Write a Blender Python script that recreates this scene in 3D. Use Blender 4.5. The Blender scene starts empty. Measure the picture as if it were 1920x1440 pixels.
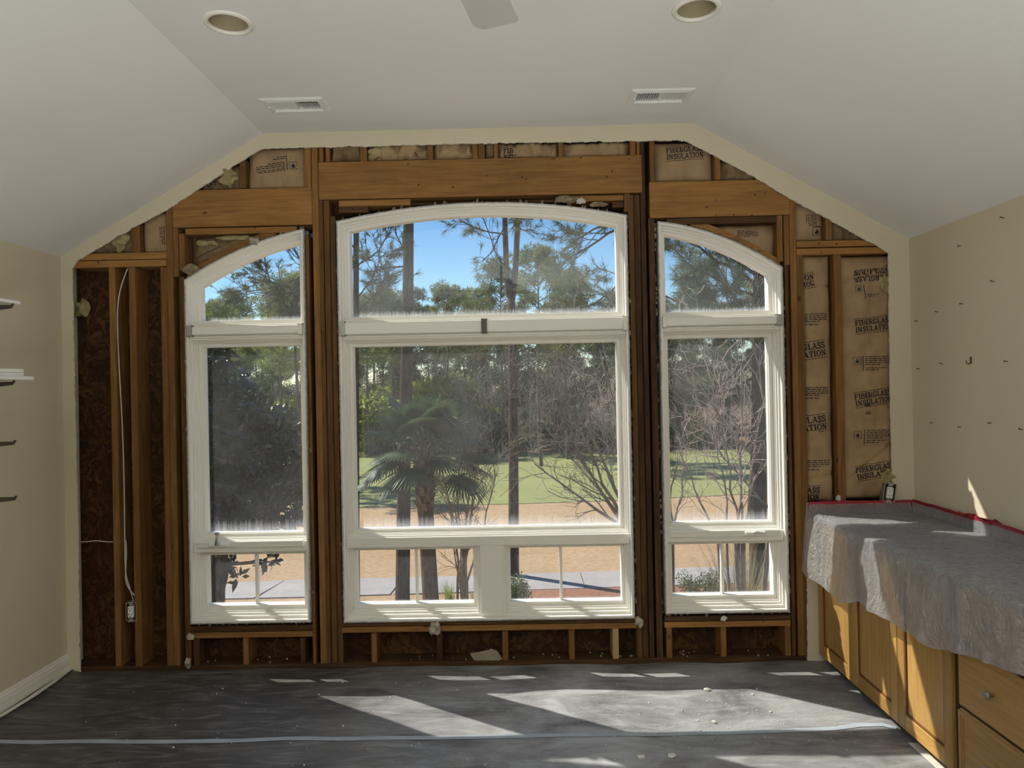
import bpy, bmesh, math, random
import numpy as np
from mathutils import Vector, Matrix, noise as mnoise

SC = bpy.context.scene
COL = SC.collection
PI = math.pi

# ------------------------------------------------------------ camera
F_PX = 1330.0
CAM_Z = 1.67
cam_data = bpy.data.cameras.new('camera')
cam_data.sensor_fit = 'HORIZONTAL'
cam_data.sensor_width = 36.0
cam_data.lens = 36.0 * F_PX / 1920.0
cam_data.clip_start = 0.05
cam_data.clip_end = 600
cam = bpy.data.objects.new('camera', cam_data)
COL.objects.link(cam)
ROLL = -0.0197
YAW = 15.0 / F_PX
PITCH = 5.0 / F_PX
CR = Matrix.Rotation(YAW, 3, 'Z') @ Matrix.Rotation(PI / 2 + PITCH, 3, 'X') @ Matrix.Rotation(ROLL, 3, 'Z')
cam.matrix_world = Matrix.Translation((0, 0, CAM_Z)) @ CR.to_4x4()
SC.camera = cam

# ------------------------------------------------------------ light
SUN_DIR = Vector((1.52, -1.0, -1.95)).normalized()     # the way the sunlight travels
world = bpy.data.worlds.new('sky')
SC.world = world
world.use_nodes = True
wn = world.node_tree
wn.nodes.clear()
sky = wn.nodes.new('ShaderNodeTexSky')
sky.sky_type = 'NISHITA'
sky.sun_disc = False
sky.sun_elevation = math.radians(47)
sky.sun_rotation = math.radians(-57)
sky.air_density = 1.0
sky.dust_density = 0.05
sky.ozone_density = 3.0
bg = wn.nodes.new('ShaderNodeBackground')
bg.inputs['Strength'].default_value = 0.15
wo = wn.nodes.new('ShaderNodeOutputWorld')
hs = wn.nodes.new('ShaderNodeHueSaturation')     # the clear deep blue of a dry winter day
hs.inputs['Saturation'].default_value = 1.22
wn.links.new(sky.outputs[0], hs.inputs['Color'])
wn.links.new(hs.outputs[0], bg.inputs['Color'])
wn.links.new(bg.outputs[0], wo.inputs['Surface'])

sd = bpy.data.lights.new('sun', 'SUN')
sd.energy = 8.6
sd.angle = math.radians(0.53)
sd.color = (1.0, 0.95, 0.87)
sun = bpy.data.objects.new('sun', sd)
COL.objects.link(sun)
sun.rotation_euler = SUN_DIR.to_track_quat('-Z', 'Y').to_euler()
sun.location = (-20, 20, 30)

ad = bpy.data.lights.new('fill_light', 'AREA')   # added fill light at the unseen rear, thrown up at the sloping ceiling
ad.shape = 'RECTANGLE'
ad.size = 3.6
ad.size_y = 1.2
ad.energy = 165
ad.spread = math.radians(134)
ad.color = (0.95, 0.995, 1.03)
al = bpy.data.objects.new('fill_light', ad)
COL.objects.link(al)
al.location = (0.2, -1.7, 0.5)
al.rotation_euler = Vector((-0.12, 0.25, 1)).to_track_quat('-Z', 'Y').to_euler()

vs = SC.view_settings
vs.view_transform = 'Standard'
vs.look = 'None'
vs.gamma = 1.0
vs.exposure = 0.0
vs.use_curve_mapping = False
SC.cycles.use_denoising = True
SC.cycles.max_bounces = 10
SC.cycles.diffuse_bounces = 5
SC.cycles.transparent_max_bounces = 16

# ------------------------------------------------------------ places
D = 4.22            # drywall face of the window wall
YF = D + 0.013      # front of the framing
SD = 0.14           # stud depth
YS = YF + SD        # inner face of the sheathing
XL, XR = -2.74, 2.318
XCL, XCR = -1.508, 1.063
ZK, ZC = 2.50, 3.215
YB = -3.6           # rear of the room
GZ = -3.53          # ground outside

def ray(u, v):
    return CR @ Vector(((u - 960) / F_PX, -(v - 720) / F_PX, -1))
def at(u, v, Y):
    d = ray(u, v)
    return Vector((0, 0, CAM_Z)) + d * (Y / d.y)
def onz(u, v, z):
    d = ray(u, v)
    return Vector((0, 0, CAM_Z)) + d * ((z - CAM_Z) / d.z)
def onx(u, v, x):
    d = ray(u, v)
    return Vector((0, 0, CAM_Z)) + d * (x / d.x)
def wx(u, v, Y=YF):
    return at(u, v, Y).x
def wz(u, v, Y=YF):
    return at(u, v, Y).z

# ------------------------------------------------------------ helpers
def tag(o, label=None, cat=None, group=None, kind=None):
    if label: o['label'] = label
    if cat: o['category'] = cat
    if group: o['group'] = group
    if kind: o['kind'] = kind
    return o

def empty(name, loc=(0, 0, 0)):
    o = bpy.data.objects.new(name, None)
    o.empty_display_size = 0.1
    o.location = loc
    COL.objects.link(o)
    return o

def link_mesh(name, me, mat=None, parent=None, loc=None):
    o = bpy.data.objects.new(name, me)
    if mat is not None and not me.materials:
        me.materials.append(mat)
    COL.objects.link(o)
    if loc is not None:
        o.location = loc
    if parent is not None:
        o.parent = parent
        # parents are never rotated or scaled: keep world coordinates
        pl = Vector(parent.location)
        pp = parent.parent
        while pp is not None:
            pl += Vector(pp.location); pp = pp.parent
        o.location = (Vector(loc) if loc is not None else Vector((0, 0, 0))) - pl
    return o

class MB:
    """collects faces of one mesh"""
    def __init__(s):
        s.v = []; s.f = []; s.mi = []; s.cur = 0
    def add(s, vs, fs):
        n = len(s.v)
        s.v.extend([tuple(p) for p in vs])
        for f in fs:
            s.f.append(tuple(i + n for i in f)); s.mi.append(s.cur)
    def box(s, x0, x1, y0, y1, z0, z1, c=0.0):
        if x0 > x1: x0, x1 = x1, x0
        if y0 > y1: y0, y1 = y1, y0
        if z0 > z1: z0, z1 = z1, z0
        if c <= 0:
            s.add([(x0,y0,z0),(x1,y0,z0),(x1,y1,z0),(x0,y1,z0),(x0,y0,z1),(x1,y0,z1),(x1,y1,z1),(x0,y1,z1)],
                  [(0,3,2,1),(4,5,6,7),(0,1,5,4),(1,2,6,5),(2,3,7,6),(3,0,4,7)])
            return
        c = min(c, (x1-x0)*.45, (y1-y0)*.45, (z1-z0)*.45)
        vs = []; idx = {}
        for i, (X, Xi) in enumerate(((x0, 1), (x1, -1))):
            for j, (Y, Yi) in enumerate(((y0, 1), (y1, -1))):
                for k, (Z, Zi) in enumerate(((z0, 1), (z1, -1))):
                    idx[i,j,k,0] = len(vs); vs.append((X, Y+Yi*c, Z+Zi*c))
                    idx[i,j,k,1] = len(vs); vs.append((X+Xi*c, Y, Z+Zi*c))
                    idx[i,j,k,2] = len(vs); vs.append((X+Xi*c, Y+Yi*c, Z))
        fs = []
        for i in (0, 1):
            q = [idx[i,0,0,0], idx[i,0,1,0], idx[i,1,1,0], idx[i,1,0,0]]
            fs.append(q if i == 0 else q[::-1])
            q = [idx[0,i,0,1], idx[1,i,0,1], idx[1,i,1,1], idx[0,i,1,1]]
            fs.append(q if i == 0 else q[::-1])
            q = [idx[0,0,i,2], idx[0,1,i,2], idx[1,1,i,2], idx[1,0,i,2]]
            fs.append(q if i == 0 else q[::-1])
        for a in (0, 1):
            for b in (0, 1):
                fs.append([idx[a,b,0,0], idx[a,b,0,1], idx[a,b,1,1], idx[a,b,1,0]])
                fs.append([idx[a,0,b,0], idx[a,0,b,2], idx[a,1,b,2], idx[a,1,b,0]])
                fs.append([idx[0,a,b,1], idx[0,a,b,2], idx[1,a,b,2], idx[1,a,b,1]])
                for d_ in (0, 1):
                    fs.append([idx[a,b,d_,0], idx[a,b,d_,1], idx[a,b,d_,2]])
        s.add(vs, fs)
    def prism(s, pts, y0, y1):
        """polygon in x,z pushed along y"""
        n = len(pts)
        s.add([(p[0], y0, p[1]) for p in pts] + [(p[0], y1, p[1]) for p in pts],
              [tuple(range(n)), tuple(range(2*n-1, n-1, -1))] +
              [(i, i+n, (i+1) % n + n, (i+1) % n) for i in range(n)])
    def ring(s, outer, inner, y0, y1):
        """frame between two loops of x,z points of the same count"""
        n = len(outer)
        vs = [(p[0], y0, p[1]) for p in outer] + [(p[0], y0, p[1]) for p in inner] + \
             [(p[0], y1, p[1]) for p in outer] + [(p[0], y1, p[1]) for p in inner]
        fs = []
        for i in range(n):
            j = (i+1) % n
            fs += [(i, j, n+j, n+i), (2*n+i, 3*n+i, 3*n+j, 2*n+j), (i, 2*n+i, 2*n+j, j), (n+i, n+j, 3*n+j, 3*n+i)]
        s.add(vs, fs)
    def tube(s, pts, rad, n=8, cap=True):
        pts = [Vector(p) for p in pts]
        if not isinstance(rad, (list, tuple)): rad = [rad]*len(pts)
        rings = []
        up = Vector((0, 0, 1))
        prev = None
        for i, p in enumerate(pts):
            t = (pts[min(i+1, len(pts)-1)] - pts[max(i-1, 0)])
            if t.length < 1e-9: t = Vector((0, 0, 1))
            t.normalize()
            if prev is None:
                a = t.cross(up if abs(t.z) < .9 else Vector((1, 0, 0))).normalized()
            else:
                a = prev - t*prev.dot(t)
                a = a.normalized() if a.length > 1e-6 else t.orthogonal().normalized()
            prev = a
            b = t.cross(a)
            rings.append([p + (a*math.cos(2*PI*k/n) + b*math.sin(2*PI*k/n))*rad[i] for k in range(n)])
        vs = [q for r in rings for q in r]
        fs = []
        for i in range(len(pts)-1):
            for k in range(n):
                fs.append((i*n+k, i*n+(k+1) % n, (i+1)*n+(k+1) % n, (i+1)*n+k))
        if cap:
            fs.append(tuple(range(n-1, -1, -1)))
            m = (len(pts)-1)*n
            fs.append(tuple(range(m, m+n)))
        s.add(vs, fs)
    def lathe(s, prof, c, n=24, axis='z'):
        """profile of (radius, height)"""
        vs = []
        for r, h in prof:
            for k in range(n):
                a = 2*PI*k/n
                q = (r*math.cos(a), r*math.sin(a), h)
                if axis == 'x': q = (h, q[0], q[1])
                if axis == 'y': q = (q[0], h, q[1])
                vs.append((c[0]+q[0], c[1]+q[1], c[2]+q[2]))
        fs = []
        for i in range(len(prof)-1):
            for k in range(n):
                fs.append((i*n+k, i*n+(k+1) % n, (i+1)*n+(k+1) % n, (i+1)*n+k))
        s.add(vs, fs)
    def blob(s, c, r, seed=0, sub=1, amp=.3, sq=(1, 1, 1)):
        bm = bmesh.new()
        bmesh.ops.create_icosphere(bm, subdivisions=sub, radius=1)
        rnd = Vector((seed*1.7, seed*.9, seed*3.1))
        vs = []
        for v in bm.verts:
            k = 1 + amp*mnoise.noise(v.co*1.6 + rnd)*1.6
            vs.append((c[0]+v.co.x*r*k*sq[0], c[1]+v.co.y*r*k*sq[1], c[2]+v.co.z*r*k*sq[2]))
        bm.verts.index_update()
        fs = [[v.index for v in f.verts] for f in bm.faces]
        bm.free()
        s.add(vs, fs)
    def mesh(s, name, smooth=False, fix=True):
        me = bpy.data.meshes.new(name)
        me.from_pydata(s.v, [], s.f)
        if any(s.mi): me.polygons.foreach_set('material_index', s.mi)
        if fix:
            bm = bmesh.new(); bm.from_mesh(me)
            bmesh.ops.recalc_face_normals(bm, faces=bm.faces)
            bm.to_mesh(me); bm.free()
        if smooth:
            me.polygons.foreach_set('use_smooth', [True]*len(me.polygons))
        me.update()
        return me
    def obj(s, name, mat, parent=None, smooth=False, fix=True, loc=None):
        return link_mesh(name, s.mesh(name, smooth, fix), mat, parent, loc)

def np_mesh(name, V, F, smooth=False):
    me = bpy.data.meshes.new(name)
    V = np.asarray(V, dtype=np.float32); F = np.asarray(F, dtype=np.int32)
    k = F.shape[1]
    me.vertices.add(len(V)); me.vertices.foreach_set('co', V.ravel())
    me.loops.add(F.size); me.loops.foreach_set('vertex_index', F.ravel())
    me.polygons.add(len(F))
    me.polygons.foreach_set('loop_start', np.arange(0, F.size, k, dtype=np.int32))
    me.polygons.foreach_set('loop_total', np.full(len(F), k, dtype=np.int32))
    if smooth: me.polygons.foreach_set('use_smooth', np.ones(len(F), dtype=bool))
    me.update(calc_edges=True)
    me.validate()
    return me

def fill_loops(loops, to3d):
    """flat face with holes: loops of 2-d points -> verts, tris"""
    bm = bmesh.new()
    es = []
    for lp in loops:
        vs = [bm.verts.new((p[0], p[1], 0)) for p in lp]
        for i in range(len(vs)):
            es.append(bm.edges.new((vs[i], vs[(i+1) % len(vs)])))
    bmesh.ops.triangle_fill(bm, use_beauty=True, use_dissolve=False, edges=es)
    bm.verts.index_update()
    V = [to3d(v.co.x, v.co.y) for v in bm.verts]
    Fs = [[v.index for v in f.verts] for f in bm.faces]
    bm.free()
    return V, Fs

# ------------------------------------------------------------ materials
class NT:
    def __init__(s, name):
        s.m = bpy.data.materials.new(name); s.m.use_nodes = True
        s.t = s.m.node_tree; s.t.nodes.clear()
        s.out = s.n('ShaderNodeOutputMaterial')
    def n(s, kind, **kw):
        nd = s.t.nodes.new(kind)
        for k, v in kw.items(): setattr(nd, k, v)
        return nd
    def l(s, a, b): s.t.links.new(a, b)
    def coord(s, out='Object', scale=(1, 1, 1), rnd=0.0):
        tc = s.n('ShaderNodeTexCoord'); mp = s.n('ShaderNodeMapping')
        mp.inputs['Scale'].default_value = scale
        s.l(tc.outputs[out], mp.inputs['Vector'])
        if rnd:
            oi = s.n('ShaderNodeObjectInfo'); mu = s.n('ShaderNodeMath', operation='MULTIPLY')
            mu.inputs[1].default_value = rnd
            s.l(oi.outputs['Random'], mu.inputs[0])
            s.l(mu.outputs[0], mp.inputs['Location'])
        return mp.outputs[0]
    def noise(s, vec, scale, detail=4, rough=.55, dist=0.0):
        t = s.n('ShaderNodeTexNoise')
        t.inputs['Scale'].default_value = scale; t.inputs['Detail'].default_value = detail
        t.inputs['Roughness'].default_value = rough; t.inputs['Distortion'].default_value = dist
        s.l(vec, t.inputs['Vector'])
        return t.outputs['Fac']
    def ramp(s, fac, stops):
        r = s.n('ShaderNodeValToRGB')
        e = r.color_ramp.elements
        while len(e) < len(stops): e.new(.5)
        for i, (p, c) in enumerate(stops):
            e[i].position = p
            e[i].color = (c, c, c, 1) if isinstance(c, (int, float)) else (*c, 1)
        s.l(fac, r.inputs[0])
        return r.outputs[0]
    def mix(s, fac, a, b, mode='MIX'):
        x = s.n('ShaderNodeMix', data_type='RGBA', blend_type=mode)
        for sock, val in ((x.inputs[0], fac), (x.inputs[6], a), (x.inputs[7], b)):
            if isinstance(val, (int, float)): sock.default_value = val
            elif isinstance(val, tuple): sock.default_value = (*val, 1)
            else: s.l(val, sock)
        return x.outputs[2]
    def math(s, op, a, b=0.0):
        x = s.n('ShaderNodeMath', operation=op)
        for sock, val in ((x.inputs[0], a), (x.inputs[1], b)):
            if isinstance(val, (int, float)): sock.default_value = val
            else: s.l(val, sock)
        return x.outputs[0]
    def bump(s, h, strength=.3, dist=.01):
        b = s.n('ShaderNodeBump')
        b.inputs['Strength'].default_value = strength; b.inputs['Distance'].default_value = dist
        s.l(h, b.inputs['Height'])
        return b.outputs[0]
    def bsdf(s, color, rough=.6, normal=None, spec=.5, metallic=0.0):
        b = s.n('ShaderNodeBsdfPrincipled')
        if isinstance(color, tuple): b.inputs['Base Color'].default_value = (*color, 1)
        else: s.l(color, b.inputs['Base Color'])
        if isinstance(rough, (int, float)): b.inputs['Roughness'].default_value = rough
        else: s.l(rough, b.inputs['Roughness'])
        b.inputs['Specular IOR Level'].default_value = spec
        b.inputs['Metallic'].default_value = metallic
        if normal is not None: s.l(normal, b.inputs['Normal'])
        return b.outputs[0]
    def done(s, sh):
        s.l(sh, s.out.inputs['Surface'])
        return s.m

def mat_plain(name, col, rough=.6, var=.12, scale=6.0, bump=0.0, spec=.4, metallic=0.0, bscale=None):
    t = NT(name)
    c = t.coord()
    f = t.noise(c, scale)
    dark = tuple(x*(1-var) for x in col); lite = tuple(min(1, x*(1+var)) for x in col)
    cc = t.ramp(f, [(.3, dark), (.7, lite)])
    nm = None
    if bump: nm = t.bump(t.noise(c, bscale or scale*6), bump, .004)
    return t.done(t.bsdf(cc, rough, nm, spec, metallic))

def mat_wood(name, c_dark, c_mid, c_lite, along, stain=.35, rough=.75, stain_col=(.05, .028, .012), knots=True, nails=False):
    t = NT(name)
    sc = {'x': (.06, 1, 1), 'y': (1, .06, 1), 'z': (1, 1, .06)}[along]
    c = t.coord(scale=sc, rnd=37.0)
    g = t.noise(c, 60, 5, .6, .6)
    base = t.ramp(g, [(.3, c_dark), (.5, c_mid), (.72, c_lite)])
    g2 = t.noise(c, 13, 3, .5, 1.2)
    base = t.mix(t.ramp(g2, [(.4, 0.0), (.7, .5)]), base, c_dark)
    cw = t.coord(rnd=91.0)
    st = t.ramp(t.noise(cw, 2.6, 6, .65), [(.5-.2*stain, 0.0), (.78, stain)])
    base = t.mix(st, base, stain_col)
    if knots:
        kc = t.coord(scale={'x': (.6, 1, 1), 'y': (1, .6, 1), 'z': (1, 1, .6)}[along], rnd=53.0)
        vo = t.n('ShaderNodeTexVoronoi'); vo.inputs['Scale'].default_value = 9
        t.l(kc, vo.inputs['Vector'])
        kn = t.ramp(vo.outputs['Distance'], [(.07, 1.0), (.13, 0.0)])
        ksel = t.ramp(t.noise(cw, 3.3, 1), [(.52, 0.0), (.56, .85)])
        base = t.mix(t.math('MULTIPLY', kn, ksel), base, (.05, .022, .008))
    if nails:
        v2 = t.n('ShaderNodeTexVoronoi'); v2.inputs['Scale'].default_value = 17
        t.l(t.coord(rnd=71.0), v2.inputs['Vector'])
        nd = t.ramp(v2.outputs['Distance'], [(.085, 1.0), (.11, 0.0)])
        nsel = t.ramp(t.noise(t.coord(rnd=33.0), 9, 1), [(.47, 0.0), (.5, .9)])
        base = t.mix(t.math('MULTIPLY', nd, nsel), base, (.03, .014, .006))
    oi = t.n('ShaderNodeObjectInfo')
    hv = t.n('ShaderNodeHueSaturation')
    hv.inputs['Saturation'].default_value = 1.0
    vv = t.math('ADD', t.math('MULTIPLY', oi.outputs['Random'], .5), .75)
    t.l(vv, hv.inputs['Value']); t.l(base, hv.inputs['Color'])
    nm = t.bump(g, .25, .003)
    return t.done(t.bsdf(hv.outputs[0], rough, nm, .25))

def mat_leaf(name, c0, c1, rough=.55, transl=.3, scale=3.0, spec=.3, rvar=.4):
    t = NT(name)
    c = t.coord(rnd=17.0)
    col = t.ramp(t.noise(c, scale, 5, .7), [(.32, c0), (.68, c1)])
    oi = t.n('ShaderNodeObjectInfo')
    hv = t.n('ShaderNodeHueSaturation')
    t.l(t.math('ADD', t.math('MULTIPLY', oi.outputs['Random'], rvar), 1-rvar/2), hv.inputs['Value'])
    t.l(col, hv.inputs['Color'])
    col = hv.outputs[0]
    b = t.bsdf(col, rough, None, spec)
    tr = t.n('ShaderNodeBsdfTranslucent'); t.l(col, tr.inputs['Color'])
    mx = t.n('ShaderNodeMixShader'); mx.inputs[0].default_value = transl
    t.l(b, mx.inputs[1]); t.l(tr.outputs[0], mx.inputs[2])
    return t.done(mx.outputs[0])

def mat_osb():
    t = NT('osb')
    c = t.coord()
    w = t.n('ShaderNodeTexNoise'); w.inputs['Scale'].default_value = 5; w.inputs['Detail'].default_value = 3
    t.l(c, w.inputs['Vector'])
    mp = t.n('ShaderNodeMixRGB'); mp.inputs[0].default_value = .30
    t.l(c, mp.inputs[1]); t.l(w.outputs['Color'], mp.inputs[2])
    m2 = t.n('ShaderNodeMapping'); m2.inputs['Scale'].default_value = (1, 1, .38); m2.inputs['Rotation'].default_value = (0, .5, 0)
    t.l(mp.outputs[0], m2.inputs['Vector'])
    vo = t.n('ShaderNodeTexVoronoi'); vo.inputs['Scale'].default_value = 62
    t.l(m2.outputs[0], vo.inputs['Vector'])
    sep = t.n('ShaderNodeSeparateColor'); t.l(vo.outputs['Color'], sep.inputs[0])
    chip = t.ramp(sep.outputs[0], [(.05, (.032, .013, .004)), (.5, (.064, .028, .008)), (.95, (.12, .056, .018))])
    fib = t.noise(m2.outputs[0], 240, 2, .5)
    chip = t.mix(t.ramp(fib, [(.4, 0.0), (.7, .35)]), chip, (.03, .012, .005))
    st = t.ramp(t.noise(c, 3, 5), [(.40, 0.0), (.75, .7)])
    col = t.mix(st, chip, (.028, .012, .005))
    return t.done(t.bsdf(col, .7, t.bump(vo.outputs['Distance'], .4, .004), .25))

def mat_glass():
    t = NT('window_glass')
    tr = t.n('ShaderNodeBsdfTransparent'); tr.inputs[0].default_value = (.95, .965, .955, 1)
    gl = t.n('ShaderNodeBsdfGlossy'); gl.inputs['Roughness'].default_value = .02
    gl.inputs[0].default_value = (1, 1, 1, 1)
    lw = t.n('ShaderNodeLayerWeight'); lw.inputs[0].default_value = .5
    fr = t.math('ADD', t.math('MULTIPLY', t.math('POWER', lw.outputs['Facing'], 5.0), .9), .025)
    m1 = t.n('ShaderNodeMixShader')
    t.l(fr, m1.inputs[0]); t.l(tr.outputs[0], m1.inputs[1]); t.l(gl.outputs[0], m1.inputs[2])
    # dust: thin film all over, thicker along the bottom edge of each pane
    df = t.n('ShaderNodeBsdfTranslucent'); df.inputs[0].default_value = (.92, .92, .92, 1)
    g = t.coord('Generated')
    sx = t.n('ShaderNodeSeparateXYZ'); t.l(g, sx.inputs[0])
    c = t.coord(scale=(1, 1, 1))
    streak = t.noise(t.coord(scale=(60, 1, 1)), 3, 3)
    edge = t.math('SUBTRACT', t.math('MULTIPLY', streak, .10), sx.outputs['Z'])
    edge = t.ramp(t.math('ADD', edge, .5), [(.49, 0.0), (.56, .20)])
    film = t.ramp(t.noise(c, 2.2, 5, .6), [(.35, .010), (.75, .034)])
    fac = t.math('ADD', edge, film)
    m2 = t.n('ShaderNodeMixShader')
    t.l(fac, m2.inputs[0]); t.l(m1.outputs[0], m2.inputs[1]); t.l(df.outputs[0], m2.inputs[2])
    return t.done(m2.outputs[0])

def mat_film():
    t = NT('plastic_film')
    c = t.coord()
    n1 = t.noise(t.coord(scale=(1, 1, .7)), 7, 5, .6, 2.2)
    n2 = t.noise(t.coord(scale=(1, 1, .5)), 24, 4, .6, 3.0)
    def ridge(n): return t.math('SUBTRACT', 1.0, t.math('MULTIPLY', t.math('ABSOLUTE', t.math('SUBTRACT', n, .5)), 5.0))
    h = t.math('ADD', t.math('MAXIMUM', ridge(n1), .35), t.math('MULTIPLY', t.math('MAXIMUM', ridge(n2), .2), .4))
    nm = t.bump(h, .9, .030)
    tr = t.n('ShaderNodeBsdfTransparent'); tr.inputs[0].default_value = (.95, .95, .95, 1)
    df = t.n('ShaderNodeBsdfDiffuse'); df.inputs[0].default_value = (.96, .96, .97, 1); t.l(nm, df.inputs['Normal'])
    tl = t.n('ShaderNodeBsdfTranslucent'); tl.inputs[0].default_value = (.96, .96, .97, 1); t.l(nm, tl.inputs['Normal'])
    m0 = t.n('ShaderNodeMixShader'); m0.inputs[0].default_value = .4
    t.l(df.outputs[0], m0.inputs[1]); t.l(tl.outputs[0], m0.inputs[2])
    m = t.n('ShaderNodeMixShader')
    lw = t.n('ShaderNodeLayerWeight'); lw.inputs[0].default_value = .5
    f = t.math('ADD', t.math('MULTIPLY', lw.outputs['Facing'], .16), .50)
    t.l(f, m.inputs[0]); t.l(tr.outputs[0], m.inputs[1]); t.l(m0.outputs[0], m.inputs[2])
    gl = t.n('ShaderNodeBsdfGlossy'); gl.inputs['Roughness'].default_value = .09; t.l(nm, gl.inputs['Normal'])
    l2 = t.n('ShaderNodeLayerWeight'); l2.inputs[0].default_value = .5; t.l(nm, l2.inputs['Normal'])
    fr = t.math('ADD', t.math('MULTIPLY', t.math('POWER', l2.outputs['Facing'], 4.0), .7), .09)
    m2 = t.n('ShaderNodeMixShader')
    t.l(fr, m2.inputs[0]); t.l(m.outputs[0], m2.inputs[1]); t.l(gl.outputs[0], m2.inputs[2])
    return t.done(m2.outputs[0])

def mat_floor_sheet():
    t = NT('floor_sheet')
    c = t.coord()
    n1 = t.noise(t.coord(scale=(1, 1.6, 1)), 2.2, 8, .62, .8)
    n2 = t.noise(t.coord(scale=(.8, 2.2, 1)), 4, 8, .66, 1.2)
    n3 = t.noise(c, 60, 3, .6)
    n4 = t.noise(t.coord(scale=(.5, 2.6, 1)), 3.2, 7, .68, 3.0)
    base = t.ramp(n2, [(.28, (.032, .028, .025)), (.52, (.062, .055, .049)), (.80, (.17, .152, .132))])
    # plaster dust, thickest in the walked middle on the right
    d = t.ramp(n1, [(.30, .15), (.62, 1.0)])
    gx = t.n('ShaderNodeSeparateXYZ'); t.l(c, gx.inputs[0])
    side = t.ramp(t.math('ADD', t.math('MULTIPLY', gx.outputs['X'], .22), .45), [(.15, .03), (.50, .52), (.85, .34)])
    dust = t.math('MULTIPLY', d, side)
    smear = t.ramp(n4, [(.50, 0.0), (.75, .22)])
    col = t.mix(t.math('MINIMUM', t.math('ADD', dust, smear), .8), base, (.66, .67, .68))
    sp = t.ramp(n3, [(.68, 0.0), (.76, .25)])
    col = t.mix(sp, col, (.45, .45, .44))
    rough = t.ramp(n2, [(.3, .36), (.7, .62)])
    nm = t.bump(n2, .45, .012)
    return t.done(t.bsdf(col, rough, nm, .4))

def mat_ground(name, c0, c1, scale, bump=.6):
    t = NT(name)
    c = t.coord()
    n = t.noise(c, scale, 8, .7)
    n2 = t.noise(c, scale*.06, 3)
    col = t.ramp(n, [(.3, c0), (.7, c1)])
    col = t.mix(t.ramp(n2, [(.3, 0.0), (.7, .35)]), col, tuple(x*.75 for x in c0))
    return t.done(t.bsdf(col, .9, t.bump(n, bump, .05), .1))

def mat_bark(name, c0, c1, scale=14):
    t = NT(name)
    c = t.coord(scale=(1, 1, .22), rnd=23.0)
    n = t.noise(c, scale, 6, .65, .6)
    col = t.ramp(n, [(.34, c0), (.66, c1)])
    return t.done(t.bsdf(col, .9, t.bump(n, .9, .05), .1))

M = {}
M['ceiling'] = mat_plain('ceiling_paint', (.80, .792, .768), .85, .02, 1.5, .12, .2, bscale=130)
M['wall'] = mat_plain('wall_paint', (.64, .575, .425), .8, .025, 1.5, .10, .2, bscale=120)
M['trim'] = mat_plain('trim_paint', (.80, .77, .69), .4, .03, 3)
M['frame'] = mat_plain('window_paint', (.80, .78, .72), .35, .02, 3, spec=.5)
M['frame_edge'] = mat_plain('raw_frame_edge', (.42, .41, .39), .7, .35, 40, .3)
M['wood_v'] = mat_wood('stud_wood', (.160, .075, .021), (.245, .119, .035), (.33, .17, .052), 'z', .45)
M['wood_mid'] = mat_wood('darkened_stud_wood', (.085, .041, .014), (.145, .071, .023), (.21, .106, .037), 'z', .55, stain_col=(.03, .016, .008))
M['wood_h'] = mat_wood('header_wood', (.235, .112, .032), (.32, .160, .047), (.40, .21, .067), 'x', .3, nails=True)
M['wood_dark'] = mat_wood('weathered_stud_wood', (.045, .021, .009), (.095, .045, .016), (.16, .082, .032), 'z', .85, stain_col=(.012, .008, .005))
M['wood_hd'] = mat_wood('weathered_sill_wood', (.05, .024, .010), (.10, .048, .018), (.17, .088, .034), 'x', .6, stain_col=(.02, .012, .007))
M['wood_pale'] = mat_wood('pale_block_wood', (.26, .17, .075), (.36, .25, .12), (.44, .32, .17), 'z', .2)
M['osb'] = mat_osb()
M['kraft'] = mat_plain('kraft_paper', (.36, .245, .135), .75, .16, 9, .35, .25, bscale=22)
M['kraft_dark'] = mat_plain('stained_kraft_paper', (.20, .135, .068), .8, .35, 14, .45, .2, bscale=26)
M['fluff'] = mat_plain('fibreglass_wool', (.36, .30, .15), .95, .3, 22, .8, .05, bscale=60)
M['ink'] = mat_plain('black_print', (.018, .016, .022), .7, .1)
M['faint_ink'] = mat_plain('brown_stamp', (.045, .020, .008), .8, .1)
M['foam'] = mat_plain('spray_foam', (.24, .19, .12), .9, .35, 40, .8, .1, bscale=80)
M['scrap'] = mat_plain('scrap_paper', (.27, .235, .175), .9, .1, 10)
M['lump'] = mat_plain('old_foam', (.38, .34, .27), .95, .3, 30, .7, .1, bscale=70)
M['plaster'] = mat_plain('plaster', (.58, .56, .51), .9, .15, 20, .4, .1)
M['metal'] = mat_plain('grey_metal', (.42, .41, .38), .4, .1, 8, metallic=.7)
M['dark_metal'] = mat_plain('dark_metal', (.11, .095, .08), .45, .15, 8, metallic=.6)
M['white_plastic'] = mat_plain('white_plastic', (.78, .78, .75), .35, .03)
M['slot'] = mat_plain('black_slot', (.012, .012, .012), .7, .1)
M['cable'] = mat_plain('cable_sheath', (.62, .60, .56), .5, .1, 20)
M['glass'] = mat_glass()
M['film'] = mat_film()
M['floor_sheet'] = mat_floor_sheet()
M['subfloor'] = mat_plain('subfloor', (.24, .20, .15), .9, .3, 10)
M['tape'] = mat_plain('floor_tape', (.36, .40, .44), .5, .12, 12, .15)
M['red_tape'] = mat_plain('red_tape', (.32, .022, .036), .5, .15, 12)
M['cab_v'] = mat_wood('cabinet_wood', (.36, .195, .055), (.45, .26, .082), (.52, .31, .11), 'z', 0.0, .4, knots=False)
M['cab_h'] = mat_wood('cabinet_rail_wood', (.36, .195, .055), (.45, .26, .082), (.52, .31, .11), 'y', 0.0, .4, knots=False)
M['pewter'] = mat_plain('pewter', (.30, .275, .245), .45, .1, 8, metallic=.5)
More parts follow.
